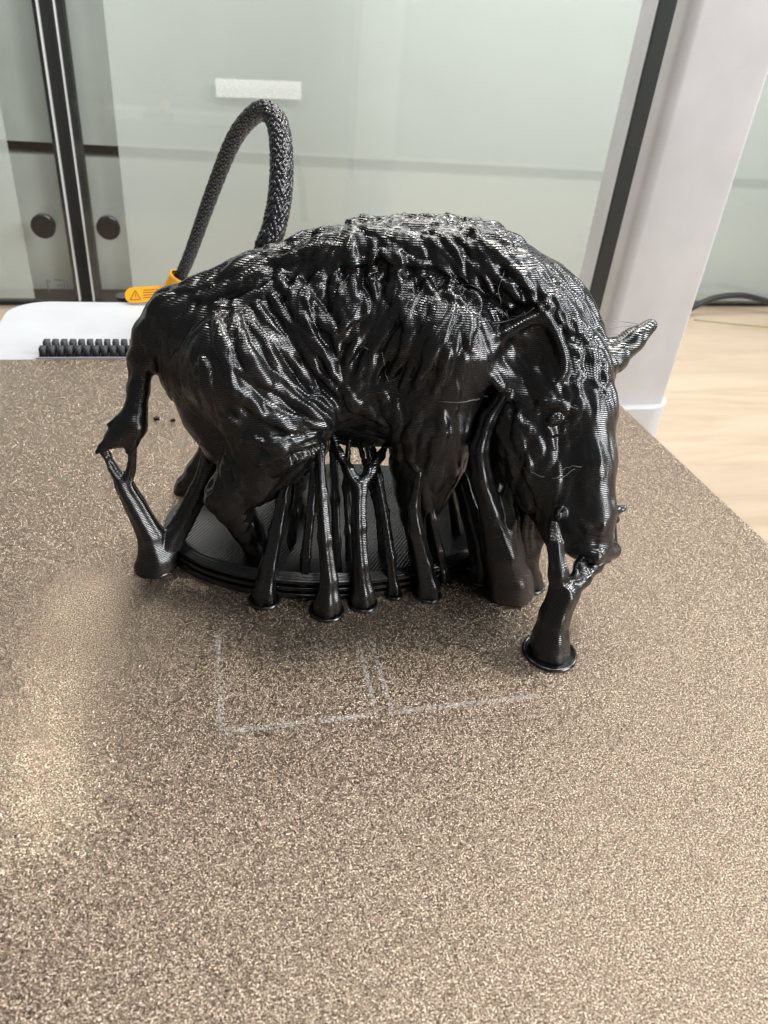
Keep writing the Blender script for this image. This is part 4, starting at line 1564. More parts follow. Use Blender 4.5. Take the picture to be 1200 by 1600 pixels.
def make_pla(diagonal=False):
    """glossy black filament laid in 0.2 mm layers"""
    M, nt, b = mat('black_pla_top' if diagonal else 'black_pla')
    p = world_pos(nt)
    sep = nt.nodes.new('ShaderNodeSeparateXYZ'); nt.links.new(p, sep.inputs[0])
    if diagonal:
        v = math_(nt, 'ADD', math_(nt, 'MULTIPLY', sep.outputs[0], .80), math_(nt, 'MULTIPLY', sep.outputs[1], -.6))
        per = .0005
    else:
        wob = noise(nt, p, 180, 2)
        v = math_(nt, 'ADD', sep.outputs[2], math_(nt, 'MULTIPLY', wob.outputs[0], .00012)); per = .00025
    s = math_(nt, 'SINE', math_(nt, 'MULTIPLY', v, 2*math.pi/per))
    s = math_(nt, 'MULTIPLY', math_(nt, 'ADD', s, 1), .5)
    nb = bump(nt, s, .00003 if not diagonal else .00004, 1)
    n2 = noise(nt, p, 2200, 3)
    nb = bump(nt, n2.outputs[0], .00003, .2, nb)
    nt.links.new(nb, b.inputs['Normal'])
    b.inputs['Base Color'].default_value = (.0065, .0065, .007, 1)
    n3 = noise(nt, p, 260, 3)
    nt.links.new(math_(nt, 'ADD', math_(nt, 'MULTIPLY', n3.outputs[0], .12), .17), b.inputs['Roughness'])
    b.inputs['Specular IOR Level'].default_value = .25 if diagonal else 1.0
    return M
PLA = make_pla(); PLA_TOP = make_pla(True)

def make_plate():
    M, nt, b = mat('textured_pei')
    p = world_pos(nt)
    n1 = noise(nt, p, 5600, 3, .6)
    v = nt.nodes.new('ShaderNodeTexVoronoi'); v.inputs['Scale'].default_value = 5200
    wp = noise(nt, p, 2500, 1)
    ad = nt.nodes.new('ShaderNodeVectorMath'); ad.operation = 'MULTIPLY_ADD'
    nt.links.new(wp.outputs['Color'], ad.inputs[0]); ad.inputs[1].default_value = (.0002,)*3; nt.links.new(p, ad.inputs[2])
    nt.links.new(ad.outputs[0], v.inputs['Vector'])
    bn = bump(nt, n1.outputs[0], .00011, 1)
    # each pressed grain of the powder coat leans its own way
    s1 = nt.nodes.new('ShaderNodeVectorMath'); s1.operation = 'SUBTRACT'; nt.links.new(v.outputs['Color'], s1.inputs[0]); s1.inputs[1].default_value = (.5, .5, .5)
    s2 = nt.nodes.new('ShaderNodeVectorMath'); s2.operation = 'MULTIPLY_ADD'; nt.links.new(s1.outputs[0], s2.inputs[0]); s2.inputs[1].default_value = (.78, .78, .1); nt.links.new(bn, s2.inputs[2])
    s3 = nt.nodes.new('ShaderNodeVectorMath'); s3.operation = 'NORMALIZE'; nt.links.new(s2.outputs[0], s3.inputs[0])
    nt.links.new(s3.outputs[0], b.inputs['Normal'])
    big = noise(nt, p, 30, 3)
    c = ramp(nt, n1.outputs[0], [(.37, (.075, .050, .033)), (.52, (.262, .200, .146)), (.66, (.80, .68, .55))])
    nt.links.new(c, b.inputs['Base Color'])
    b.inputs['Metallic'].default_value = .9
    nt.links.new(math_(nt, 'ADD', math_(nt, 'MULTIPLY', big.outputs[0], .08), .25), b.inputs['Roughness'])
    return M
PEI = make_plate()
WHITE = plain('white_plastic', (.50, .51, .53), .38, grain=.006)
GREY = plain('light_grey_plastic', (.62, .62, .63), .42, grain=.006)
COLUMN = plain('column_off_white', (.62, .605, .60), .45, grain=.006)
RAIL = plain('black_rail', (.022, .023, .027), .38)
RUBBER = plain('dark_rubber', (.03, .033, .036), .55)
STEEL = plain('steel_edge', (.45, .43, .40), .35, metal=1)
BEDBODY = plain('bed_body', (.25, .25, .26), .5)
BLACKCORE = plain('cable_core', (.012, .012, .013), .5)
BRAID = plain('braided_nylon', (.018, .018, .02), .2, spec=.7)
ORANGE = plain('orange_tag', (.92, .42, .015), .38)
ORANGE_INK = plain('tag_print', (.30, .09, .003), .5)
KNOB = plain('knob_black', (.016, .014, .013), .2)
CORD = plain('black_cord', (.02, .02, .021), .4)
GAP = plain('dark_recess', (.012, .012, .011), .8)
BOARD = plain('cabinet_board', (.50, .51, .48), .45)
INK = plain('faded_ink', (.10, .09, .08), .7)
CRUMB = plain('black_crumb', (.02, .018, .016), .5)
def make_wood():
    M, nt, b = mat('pale_wood')
    p = world_pos(nt)
    mp = nt.nodes.new('ShaderNodeMapping'); mp.inputs['Rotation'].default_value = (0, 0, .5); mp.inputs['Scale'].default_value = (5, 45, 10)
    nt.links.new(p, mp.inputs[0])
    n = noise(nt, mp.outputs[0], 1.6, 6, .6, 1.2)
    c = ramp(nt, n.outputs[0], [(.3, (.37, .28, .195)), (.5, (.43, .335, .245)), (.7, (.47, .375, .28))])
    nt.links.new(c, b.inputs['Base Color']); b.inputs['Roughness'].default_value = .42
    nt.links.new(bump(nt, n.outputs[0], .0001, .4), b.inputs['Normal'])
    return M
WOOD = make_wood()
def make_glass():
    M, nt, b = mat('door_glass')
    out = nt.nodes['Material Output']; nt.nodes.remove(b)
    t = nt.nodes.new('ShaderNodeBsdfTransparent'); t.inputs[0].default_value = (.945, .96, .95, 1)
    g = nt.nodes.new('ShaderNodeBsdfGlossy'); g.inputs['Roughness'].default_value = .03
    lw = nt.nodes.new('ShaderNodeLayerWeight'); lw.inputs[0].default_value = .5
    fr = math_(nt, 'ADD', math_(nt, 'MULTIPLY', math_(nt, 'POWER', lw.outputs['Facing'], 5), .95), .045)
    mx = nt.nodes.new('ShaderNodeMixShader')
    nt.links.new(fr, mx.inputs[0]); nt.links.new(t.outputs[0], mx.inputs[1]); nt.links.new(g.outputs[0], mx.inputs[2])
    nt.links.new(mx.outputs[0], out.inputs[0]); return M
GLASS = make_glass()
def make_film():
    M, nt, b = mat('frosted_film')
    p = world_pos(nt); n = noise(nt, p, 9, 3)
    b.inputs['Base Color'].default_value = (.785, .795, .77, 1); b.inputs['Roughness'].default_value = .5
    nt.links.new(math_(nt, 'ADD', math_(nt, 'MULTIPLY', n.outputs[0], .06), .34), b.inputs['Alpha'])
    return M
FILM = make_film()
def make_tape():
    M, nt, b = mat('paper_tape')
    n = noise(nt, coords(nt), 400, 3)
    b.inputs['Base Color'].default_value = (.80, .82, .79, 1); b.inputs['Roughness'].default_value = .45
    nt.links.new(math_(nt, 'ADD', math_(nt, 'MULTIPLY', n.outputs[0], .15), .22), b.inputs['Alpha'])
    return M
TAPE = make_tape()
def make_residue():
    M, nt, b = mat('residue')
    p = world_pos(nt)
    n = noise(nt, p, 2100, 2); big = noise(nt, p, 160, 2)
    a = math_(nt, 'MULTIPLY', ramp(nt, n.outputs[0], [(.42, (0, 0, 0)), (.60, (1, 1, 1))]), ramp(nt, big.outputs[0], [(.3, (.1,)*3), (.65, (.48,)*3)]))
    nt.links.new(a, b.inputs['Alpha'])
    b.inputs['Base Color'].default_value = (.82, .84, .84, 1); b.inputs['Roughness'].default_value = .4
    return M
RESIDUE = make_residue()
def make_hair():
    M, nt, b = mat('filament_hair')
    n = noise(nt, coords(nt), 500, 2)
    nt.links.new(ramp(nt, n.outputs[0], [(.3, (.12, .11, .10)), (.7, (.40, .38, .35))]), b.inputs['Base Color'])
    b.inputs['Roughness'].default_value = .25
    return M
HAIR = make_hair()
WHISK = plain('whisker_hair', (.16, .085, .035), .4)

# ------------------------------------------------------------------ desk, cabinet
bm = bmesh.new(); box(bm, -500, 700, -150, 620, -108, -80)
tag(bm_obj('desk', bm, WOOD, bevel=2), 'pale wooden desk top under the printer', 'desk')

YAW = .03
CM = Matrix.Translation((-65.2, 448, 0)) @ Matrix.Rotation(math.atan(YAW), 4, 'Z')   # cabinet frame: x along the doors, y inwards
ZB, ZT = -77, 260
cab = empty('display_cabinet', (-65.2, 448, -80), 'glass fronted cabinet with frosted doors and black round knobs behind the printer', 'cabinet')
def cab_box(name, x0, x1, y0, y1, z0, z1, mt, parent=cab, bevel=0):
    bm = bmesh.new(); box(bm, x0, x1, y0, y1, z0, z1, CM); return bm_obj(name, bm, mt, parent, bevel=bevel)
cab_box('base_strip', -420, 620, 7, 40, -79.5, -75.2, GAP)
cab_box('lower_board', -420, 620, 22, 40, -75, -2.0, BOARD, bevel=.4)
cab_box('upper_board', -420, 620, 22, 40, 4.4, ZT, BOARD, bevel=.4)
cab_box('shelf_gap', -420, 620, 36, 44, -1.9, 4.3, GAP)
cab_box('rear_panel', -422, 622, 45, 50, -80, ZT+5, BOARD)
cab_box('center_post', -7, 7, 8, 21, -75, ZT, GAP)
for sx in (-1, 1):
    x0, x1 = (4.2, 620) if sx > 0 else (-420, -4.2)
    door = cab_box('glass_door', x0, x1, 0, 4, -75, ZT, GLASS)
    e0, e1 = (3.5, 4.1) if sx > 0 else (-4.1, -3.5)
    cab_box('edge_trim', e0, e1, -.3, 4.3, -75, ZT, GREY, door)
    f0, f1 = (25.8, 618) if sx > 0 else (-418, -28.3)
    cab_box('frosted_film', f0, f1, 4.4, 4.7, -74.9, ZT-1, FILM, door)
    kx = 17.1 if sx > 0 else -15.6
    P = []
    prof = [(0, 0), (4.0, 0), (4.0, -4), (6.0, -5), (6.2, -9.2), (5.6, -10), (0, -10)]
    bm = bmesh.new(); n = 32
    rings = [[bm.verts.new(CM @ Vector((kx+r*math.cos(2*math.pi*k/n), y-.05, -31.8+r*math.sin(2*math.pi*k/n)))) for k in range(n)] for r, y in prof[1:-1]]
    for a, b_ in zip(rings, rings[1:]):
        for k in range(n): bm.faces.new((a[k], a[(k+1) % n], b_[(k+1) % n], b_[k]))
    bm.faces.new(rings[0]); bm.faces.new(rings[-1][::-1])
    bm_obj('knob', bm, KNOB, door, smooth=False)
    if sx < 0:   # faded print near the foot of the left-hand door
        parts = []
        bm = bmesh.new()
        for (u0, u1, w0, w1) in ((-20, -19.2, -71, -64), (-18.7, -18, -66, -64.6), (-16, -12, -64.7, -64.1), (-11, -10.6, -69, -64), (-9.5, -9, -70, -64.5), (-15, -10, -67.5, -67.2)):
            box(bm, u0, u1, -.12, -.02, w0+1.5, w1+1.5, CM)
        bm_obj('faded_print', bm, INK, door)
bm = bmesh.new()
TM = CM @ Matrix.Translation((99.8, -.1, 38.6)) @ Matrix.Rotation(-.035, 4, 'Y')
box(bm, -22.4, 22.4, -.15, -.02, -4.2, 4.2, TM)
tag(bm_obj('tape_strip', bm, TAPE), 'pale strip of tape stuck on the cabinet door above the cable loop', 'tape')

# ------------------------------------------------------------------ gantry column
colm = empty('gantry_column', (140, 230, -80), 'tall off-white printer column with a black rail slot', 'printer column')
bm = bmesh.new(); prism(bm, round_poly(140, 172, 230.5, 239, (4, 1.5, 0, 0)), -42, 260)
bm_obj('front_cover', bm, COLUMN, colm, smooth=False)
bm = bmesh.new(); box(bm, 140.25, 171.5, 239.1, 249.6, -42, 258); bm_obj('rail_slot', bm, RAIL, colm)
bm = bmesh.new(); box(bm, 139.9, 171.5, 249.7, 259.5, -42, 260); bm_obj('rear_cover', bm, GREY, colm, bevel=.8)
bm = bmesh.new(); prism(bm, round_poly(137.5, 176.5, 226.5, 264, (10, 13, 13, 10)), -80, -40); bm_obj('foot_collar', bm, GREY, colm, bevel=.9, smooth=False)
for o in colm.children:
    for p_ in o.data.polygons: p_.use_smooth = True
    o.data.set_sharp_from_angle(angle=math.radians(32))

# cord lying behind the column
cp = spline([(295, 420, -78), (318, 438, -77.6), (332, 446, -73.5), (350, 450, -68), (372, 452, -66.5), (395, 452, -70.5), (430, 448, -77.5), (470, 445, -77.8)], 60)
v, f = tube(cp, 2.1, 10); tag(mesh_obj('power_cord', v, f, CORD, at=(295, 420, -80)), 'black cord arching over the desk behind the off-white column', 'cord')
cp = spline([(330, 438, -79.4), (380, 425, -79.4), (450, 418, -79.4), (520, 420, -79.4)], 30)
v, f = tube(cp, .5, 6); tag(mesh_obj('thin_wire', v, f, plain('tan_wire', (.34, .30, .16), .5), at=(330, 438, -80)), 'thin tan wire lying on the desk in front of the black cord', 'wire')

# ------------------------------------------------------------------ heated bed and plate
bed = empty('heated_bed', (10, 100, -12), 'white printer bed frame with a toothed wiper pad at its rear', 'printer bed')
bm = bmesh.new(); prism(bm, round_poly(-53, 73, 182, 226, (0, 0, 11, 11), 10), -7, -.9)
o = bm_obj('rear_cover', bm, WHITE, bed, bevel=.8, seg=3)
bm = bmesh.new(); box(bm, -78, 98, 4, 181.5, -10, -.8); bm_obj('bed_body', bm, BEDBODY, bed)
bm = bmesh.new(); box(bm, -39.6, 60, 181.9, 191, -.89, -.35); pad = bm_obj('wiper_pad', bm, RUBBER, bed, bevel=.15)
bm = bmesh.new(); box(bm, -39.9, 60.3, 181.55, 181.85, -.9, .25); bm_obj('pad_edge', bm, WHITE, bed)
tm = None
for row, (yy, hh) in enumerate(((183.6, 2.1), (187.6, 2.2))):
    for k in range(40):
        x = -38.4+2.02*k+(.35 if row else 0)
        if x > 45: break
        if tm is None:
            bm = bmesh.new()
            for (a, b_, z) in ((0, 0, 0),):
                box(bm, x-.72, x+.72, yy-1.2, yy+1.2, -.34, hh)
            to = bm_obj('tooth', bm, RUBBER, pad, bevel=.32, seg=2, smooth=True, at=(x, yy, 0)); tm = to; x_0, y_0 = x, yy
        else:
            to = tm.copy(); COL.objects.link(to); to.parent = pad
            to.location = tm.location+Vector((x-x_0, yy-y_0, 0))*MM
            to.rotation_euler = (0, 0, rng.normal(0, .03)); to.scale = (1, 1, hh/2.1)
# textured plate
plate = empty('build_plate', (10, 91, 0), 'textured bronze metallic build plate under the black boar print', 'print plate')
bm = bmesh.new(); prism(bm, round_poly(-80, 100, 1, 181, 3), -.7, 0); bm_obj('plate_sheet', bm, PEI, plate)
def strip(bm, x0, x1, y0, y1): bm.faces.new([bm.verts.new(q) for q in ((x0, y0, .03), (x1, y0, .03), (x1, y1, .03), (x0, y1, .03))])
bm = bmesh.new(); strip(bm, -.75, -.05, 63, 80.5); strip(bm, -.75, 19.6, 62.2, 62.98); strip(bm, 19.0, 19.6, 63, 76)
bm_obj('residue_outline', bm, RESIDUE, plate)
bm = bmesh.new(); strip(bm, 21.0, 42, 62.2, 62.98); strip(bm, 21.0, 21.6, 63, 76)
bm_obj('residue_outline', bm, RESIDUE, plate)
for (x, y, sc, lab) in ((-10.8, 147.8, 1, 'left of two tiny black crumbs on the plate behind the tail'), (-7.5, 147, .8, 'right of two tiny black crumbs on the plate behind the tail')):
    bm = bmesh.new(); bmesh.ops.create_icosphere(bm, subdivisions=2, radius=.5*sc)
    for v_ in bm.verts: v_.co = Vector((v_.co.x*1.3, v_.co.y*.9, v_.co.z*.8))*(1+.3*math.sin(9*v_.co.x+7*v_.co.y))+Vector((x, y, .36*sc))
    tag(bm_obj('filament_crumb', bm, CRUMB, at=(x, y, 0), smooth=True), lab, 'crumb', 'black crumbs on the plate')

# ------------------------------------------------------------------ braided cable with its orange tag
cb = spline(CABLE, 260)
cable = empty('braided_cable', cb[0][:3], 'black braided cable looping up behind the boar', 'cable')
v, f = tube(cb[:, :3], cb[:, 3]*.86, 20); mesh_obj('cable_core', v, f, BLACKCORE, cable)
P, T, Nn, B = frames(cb[:, :3])
arc = np.r_[0, np.cumsum(np.linalg.norm(np.diff(P, axis=0), axis=1))]
parts = []; ns = 14; pitch = 26.0
fine = np.linspace(0, arc[-1], 760)
def ip(A): return np.stack([np.interp(fine, arc, A[:, i]) for i in range(A.shape[1])], 1)
Pf, Nf, Bf, Rf = ip(P), ip(Nn), ip(B), np.interp(fine, arc, cb[:, 3])
for dr in (1, -1):
    for s in range(ns):
        th = dr*2*math.pi*fine/pitch+2*math.pi*s/ns
        ph = ns*(2*math.pi*fine/pitch)     # crossings
        rr = Rf*.93+.16*np.cos(ph+(0 if dr > 0 else math.pi)+math.pi*s)
        ctr = Pf+rr[:, None]*(np.cos(th)[:, None]*Nf+np.sin(th)[:, None]*Bf)
        rad = np.cos(th)[:, None]*Nf+np.sin(th)[:, None]*Bf
        tan = np.gradient(ctr, axis=0); tan /= np.linalg.norm(tan, axis=1)[:, None]
        side = np.cross(tan, rad)
        hw = (Rf*.165)[:, None]; th_ = .16
        ring = np.stack([ctr+side*hw, ctr+side*hw*.5+rad*th_, ctr-side*hw*.5+rad*th_, ctr-side*hw], 1)
        n = len(fine)
        F = [(i*4+j, i*4+j+1, (i+1)*4+j+1, (i+1)*4+j) for i in range(n-1) for j in range(3)]
        parts.append((ring.reshape(-1, 3), F))
v, f = merge(parts)
mesh_obj('braided_sleeve', v, np.array(f), BRAID, cable, kind='stuff')
tagc = empty('warning_tag', (-7, 226, 0), 'orange warning tag wrapped round the foot of the braided cable', 'tag')
i0, i1 = 6, 15
axis = np.array([P[i] for i in range(3, 11)])
v1, f1 = tube(axis, 3.0, 28, cap=False); v2, f2 = tube(axis, 2.7, 28, cap=False)
k = 28; n = len(axis)
rim = [(j, len(v1)+j, len(v1)+(j+1) % k, (j+1) % k) for j in range(k)]+[((n-1)*k+j, (n-1)*k+(j+1) % k, len(v1)+(n-1)*k+(j+1) % k, len(v1)+(n-1)*k+j) for j in range(k)]
mesh_obj('tag_band', np.vstack([v1, v2]), f1+[tuple(i+len(v1) for i in q) for q in f2]+rim, ORANGE, tagc)
FM = Matrix.Translation((-8.6, 225.2, 2.6)) @ Matrix.Rotation(math.radians(-5), 4, 'Y') @ Matrix.Rotation(math.radians(52), 4, 'X')
bm = bmesh.new()
prism(bm, round_poly(-13.5, 1.0, -2.4, 2.2, (2.0, .2, .2, 2.3), 8), -.2, .2)
for v_ in bm.verts:
    v_.co = FM @ v_.co
flag = bm_obj('tag_flap', bm, ORANGE, tagc, bevel=.08)
bm = bmesh.new()
def fl(x0, x1, y0, y1): box(bm, x0, x1, y0, y1, .0, .06, FM @ Matrix.Translation((0, 0, .19)))
for (yy, a, b_) in ((1.1, -8.2, -4.0), (.35, -8.4, -3.2), (-.4, -8.4, -2.6), (-1.15, -8.5, -3.4)):
    k_ = 9
    for q_ in range(k_): fl(a+(b_-a)*q_/k_, a+(b_-a)*(q_+.96)/k_, yy-.13, yy+.13)
tri = [(-12.2, -1.5), (-9.2, -1.5), (-10.5, 1.2)]
for a, b_ in zip(tri, tri[1:]+tri[:1]):
    a = Vector((*a, 0)); b_ = Vector((*b_, 0)); d = b_-a; L = d.length
    box(bm, 0, L, -.13, .13, 0, .06, FM @ Matrix.Translation(a+Vector((0, 0, .19))) @ Matrix.Rotation(math.atan2(d.y, d.x), 4, 'Z'))
fl(-10.65, -10.4, -.9, .3)
bm_obj('tag_print', bm, ORANGE_INK, flag)
bm = bmesh.new(); prism(bm, round_poly(-25, -2, 227.5, 233, 2), -6, -.2)
bm_obj('cable_clip', bm, RUBBER, cable, bevel=.5)

# ------------------------------------------------------------------ signed distance sculpting
def field(prims, lo, hi, h, cut=()):
    lo = np.array(lo, float); nx, ny, nz = [int(math.ceil((hi[i]-lo[i])/h))+1 for i in range(3)]
    ax = [lo[i]+h*np.arange(n) for i, n in enumerate((nx, ny, nz))]
    D = np.full((nx, ny, nz), 4.0, np.float32)
    for (x0, y0, z0, r0, x1, y1, z1, r1, k, s) in prims:
        a = np.array((x0, y0, z0)); b = np.array((x1, y1, z1)); R_ = max(r0, r1)+k+.8
        sl = []
        for i in range(3):
            i0 = int(np.searchsorted(ax[i], min(a[i], b[i])-R_)); i1 = int(np.searchsorted(ax[i], max(a[i], b[i])+R_))
            sl.append(slice(i0, max(i0+1, i1)))
        X = ax[0][sl[0]][:, None, None].astype(np.float32); Y_ = ax[1][sl[1]][None, :, None].astype(np.float32); Z = ax[2][sl[2]][None, None, :].astype(np.float32)
        ab = b-a; sc = np.array((1, 1/s, 1)); abs_ = ab*sc; L2 = max(float(abs_.dot(abs_)), 1e-6)
        px, py, pz = X-a[0], (Y_-a[1])/s, Z-a[2]
        t = np.clip((px*abs_[0]+py*abs_[1]+pz*abs_[2])/L2, 0, 1)
        d = np.sqrt((px-t*abs_[0])**2+(py-t*abs_[1])**2+(pz-t*abs_[2])**2)-(r0+(r1-r0)*t)
        sub = D[tuple(sl)]
        hh = np.clip(k-np.abs(sub-d), 0, None)
        D[tuple(sl)] = np.minimum(sub, d)-hh*hh/(4*k)
    return D, ax
def surface(D, ax, h):
    """naive surface nets -> verts (mm), quads"""
    ins = D < 0
    lo = np.array([a[0] for a in ax])
    c = np.zeros(tuple(n-1 for n in D.shape), np.int8)
    for i in (0, 1):
        for j in (0, 1):
            for k in (0, 1): c += ins[i:D.shape[0]-1+i, j:D.shape[1]-1+j, k:D.shape[2]-1+k]
    act = (c > 0) & (c < 8)
    idx = np.full(c.shape, -1, np.int64); I = np.argwhere(act); idx[act] = np.arange(len(I))
    acc = np.zeros((len(I), 3)); cnt = np.zeros(len(I))
    cor = [(i, j, k) for i in (0, 1) for j in (0, 1) for k in (0, 1)]
    val = {q: D[I[:, 0]+q[0], I[:, 1]+q[1], I[:, 2]+q[2]] for q in cor}
    for a in cor:
        for d in range(3):
            if a[d]: continue
            b = list(a); b[d] = 1; b = tuple(b)
            va, vb = val[a], val[b]; ok = (va < 0) != (vb < 0)
            t = np.where(ok, va/np.where(ok, va-vb, 1), 0)
            p = np.array(a, float)[None]+np.zeros((len(I), 3)); p[:, d] += t
            acc[ok] += p[ok]; cnt[ok] += 1
    V = lo+h*(I+acc/cnt[:, None])
    quads = []
    for d in range(3):
        u, w_ = [(1, 2), (2, 0), (0, 1)][d]
        s0 = [slice(None)]*3; s1 = [slice(None)]*3; s0[d] = slice(0, -1); s1[d] = slice(1, None)
        A, B_ = ins[tuple(s0)], ins[tuple(s1)]
        for flip in (0, 1):
            E = np.argwhere((A & ~B_) if not flip else (~A & B_))
            E = E[(E[:, u] > 0) & (E[:, w_] > 0) & (E[:, u] < D.shape[u]-1) & (E[:, w_] < D.shape[w_]-1)]
            def cell(du, dw):
                q = E.copy(); q[:, u] -= du; q[:, w_] -= dw; return idx[q[:, 0], q[:, 1], q[:, 2]]
            q = np.stack([cell(1, 1), cell(0, 1), cell(0, 0), cell(1, 0)], 1)
            quads.append(q if not flip else q[:, ::-1])
    return V, np.vstack(quads)
def vnormals(V, Q):
    n = np.cross(V[Q[:, 2]]-V[Q[:, 0]], V[Q[:, 3]]-V[Q[:, 1]])
    out = np.zeros_like(V)
    for i in range(4):
        for a in range(3): out[:, a] += np.bincount(Q[:, i], n[:, a], len(V))
    return out/np.maximum(np.linalg.norm(out, axis=1), 1e-9)[:, None]
def relax(V, Q, it, lam=.5):
    E = np.vstack([Q[:, [0, 1]], Q[:, [1, 2]], Q[:, [2, 3]], Q[:, [3, 0]]])
    deg = np.bincount(E[:, 0], minlength=len(V))+np.bincount(E[:, 1], minlength=len(V))
    for _ in range(it):
        s = np.zeros_like(V)
        for a in range(V.shape[1]): s[:, a] = np.bincount(E[:, 0], V[E[:, 1], a], len(V))+np.bincount(E[:, 1], V[E[:, 0], a], len(V))
        V = V+lam*(s/deg[:, None]-V)
    return V

# ------------------------------------------------------------------ the boar
boar = empty('boar_figurine', (22, 103, 0), 'glossy black 3D printed wild boar still standing on its tree supports', 'figurine')
H = .27
D, ax = field(BODY+MANE, (-22, 66, 2.5), (72, 124, 60), H)
# near ear: a leaf shaped cup facing the viewer
X, Y_, Z = np.meshgrid(*[a.astype(np.float32) for a in ax], indexing='ij', sparse=True)
ec = np.array(EAR['c']); fw = np.array(EAR['f']); fw /= np.linalg.norm(fw); up = np.array(EAR['u']); up -= fw*up.dot(fw); up /= np.linalg.norm(up); rt = np.cross(up, fw)
qx, qy, qz = [(X-ec[0])*d[0]+(Y_-ec[1])*d[1]+(Z-ec[2])*d[2] for d in (rt, up, fw)]
wd = EAR['w']*np.clip(1-.80*np.clip((qy+1)/EAR['h'], 0, 1)**1.7, .25, 1)
leaf = np.sqrt((qx/wd)**2+(qy/EAR['h'])**2+(qz/2.8)**2)
leaf = (leaf-1)*2.2
hol = (np.sqrt((qx/(wd*.72))**2+((qy+1.3)/(EAR['h']*.74))**2+((qz-1.7)/2.8)**2)-1)*2.2
k = .8; hh = np.clip(k-np.abs(D-leaf), 0, None); D = np.minimum(D, leaf)-hh*hh/(4*k)
near = (np.abs(qx) < EAR['w']*1.2) & (np.abs(qy) < EAR['h']*1.1) & (qz > -1.8)
k = 1.0; a_ = D; b_ = -hol; hh = np.clip(k-np.abs(a_-b_), 0, None); D = np.where(near, np.maximum(a_, b_)+hh*hh/(4*k), D)
# eye: a small ball in a shallow socket
for (ex, ey, ez, r, sgn) in EYE:
    d = np.sqrt((X-ex)**2+(Y_-ey)**2+(Z-ez)**2)-r
    k = .5; hh = np.clip(k-np.abs(D-d*sgn), 0, None)
    D = np.minimum(D, d)-hh*hh/(4*k) if sgn > 0 else np.maximum(D, -d)+hh*hh/(4*k)
V, Q = surface(D, ax, H); del D
V = relax(V, Q, 2, .4)
NV = vnormals(V, Q)
NS = relax(NV, Q, 10, .5); NS /= np.maximum(np.linalg.norm(NS, axis=1), 1e-6)[:, None]
# flow of the coat
FL = np.array(FLOW)
d2 = (V[:, 0, None]-FL[None, :, 0])**2+(V[:, 2, None]-FL[None, :, 1])**2
W = np.exp(-d2/(2*3.2**2))+1e-9/(1+d2)
fl = np.stack([(W*FL[None, :, 2]).sum(1), np.zeros(len(V)), (W*FL[None, :, 3]).sum(1)], 1)
fl -= NS*(fl*NS).sum(1)[:, None]; fl /= np.maximum(np.linalg.norm(fl, axis=1), 1e-6)[:, None]
kd = kdtree.KDTree(len(V))
for i, p in enumerate(V): kd.insert(p, i)
kd.balance()
disp = np.zeros(len(V))
# how strongly the coat is carved in each place: smooth on tail, face and hooves
def coat(p):
    x, y, z = p
    a = 1.0
    if x < -3 and z < 36: a *= .15
    if x > 44 and y < 96: a *= .3 if x > 47 else .6
    if x > 56 and z > 30: a *= .1
    if z < 17: a *= .45
    if 16 < x < 37 and y < 100 and z < 47: a *= .7
    return a
def stroke(i, length, width, amp, curl):
    p = V[i].copy(); step = width*.38; n = max(3, int(length/step)); tw = rng.normal(0, curl)
    for s in range(n):
        u = s/(n-1)
        env = min(1, u/.45)**.8*(1 if u < .72 else ((1-u)/.28)**.7)
        wv = width*(.65+.5*min(1, u/.5))*(1 if u < .7 else .35+.65*(1-u)/.3)
        best = None
        for (q, j, dd) in kd.find_range(p, wv):
            h_ = amp*env*math.sqrt(max(0, 1-(dd/wv)**2))
            if h_ > disp[j]: disp[j] = h_
            if best is None or dd < best[1]: best = (j, dd)
        if best is None: break
        f_ = fl[best[0]]; nn = NS[best[0]]
        f_ = f_+np.cross(nn, f_)*(tw*math.sin(u*5+curl)+.15*math.sin(7*u))
        p = p*.7+.3*(V[best[0]]) if False else p
        p = p+f_*step
        (q, j, dd) = kd.find(p)
        p = np.array(q)*.6+p*.4
cand = np.argsort(rng.random(len(V)))
CR = np.array(CREST)
cd = np.full(len(V), 1e9)
for a_, b_ in zip(CR[:-1], CR[1:]):
    ab = b_-a_; t_ = np.clip(((V[:, [0, 2]]-a_)@ab)/ab.dot(ab), 0, 1)
    cd = np.minimum(cd, np.linalg.norm(V[:, [0, 2]]-a_-t_[:, None]*ab, axis=1))
def trace(pts, width, amp):
    c_ = spline(pts, max(8, int(len(pts)*3)))
    ph_ = width*97+pts[0][0]
    for s_, p in enumerate(c_):
        u = s_/(len(c_)-1); env = min(1, u/.12, (1-u)/.12+.05)**.6
        wv = width*(.9+.12*math.sin(u*11+width*40))*(.4+.6*min(1, (1-u)/.4))*(.55+.45*min(1, u/.2))
        for (q, j, dd) in kd.find_range(p, wv):
            h_ = amp*env*math.sqrt(max(0, 1-(dd/wv)**2))
            if h_ > disp[j]: disp[j] = h_
def run(n, length, width, amp, curl, off=0, mane=None):
    k = 0; i = off
    while k < n and i < len(cand):
        j = cand[i]; i += 1
        a = coat(V[j])
        if mane is not None:
            if cd[j] > mane or V[j, 0] > 38: continue
            a = 1
        if a < .12 or rng.random() > a+.1: continue
        stroke(j, length*rng.uniform(.6, 1.4), width*rng.uniform(.7, 1.3)*(a**.35), amp*rng.uniform(.6, 1.2)*a, curl); k += 1
base = np.zeros(len(V))
run(260, 12.5, 1.6, .95, .45); base += disp; disp[:] = 0
run(950, 9, .84, .56, .4, 5000); base += disp*.9; disp[:] = 0
for wd_, am_, pts_ in LOCKS: trace(pts_, wd_, am_)
base = base*.72+disp*.8; disp[:] = 0
run(220, 6.5, .8, .95, .6, 0, 3.8); base += disp; disp[:] = 0
run(1500, 7.0, .40, .09, .3, 20000); base += disp*.8
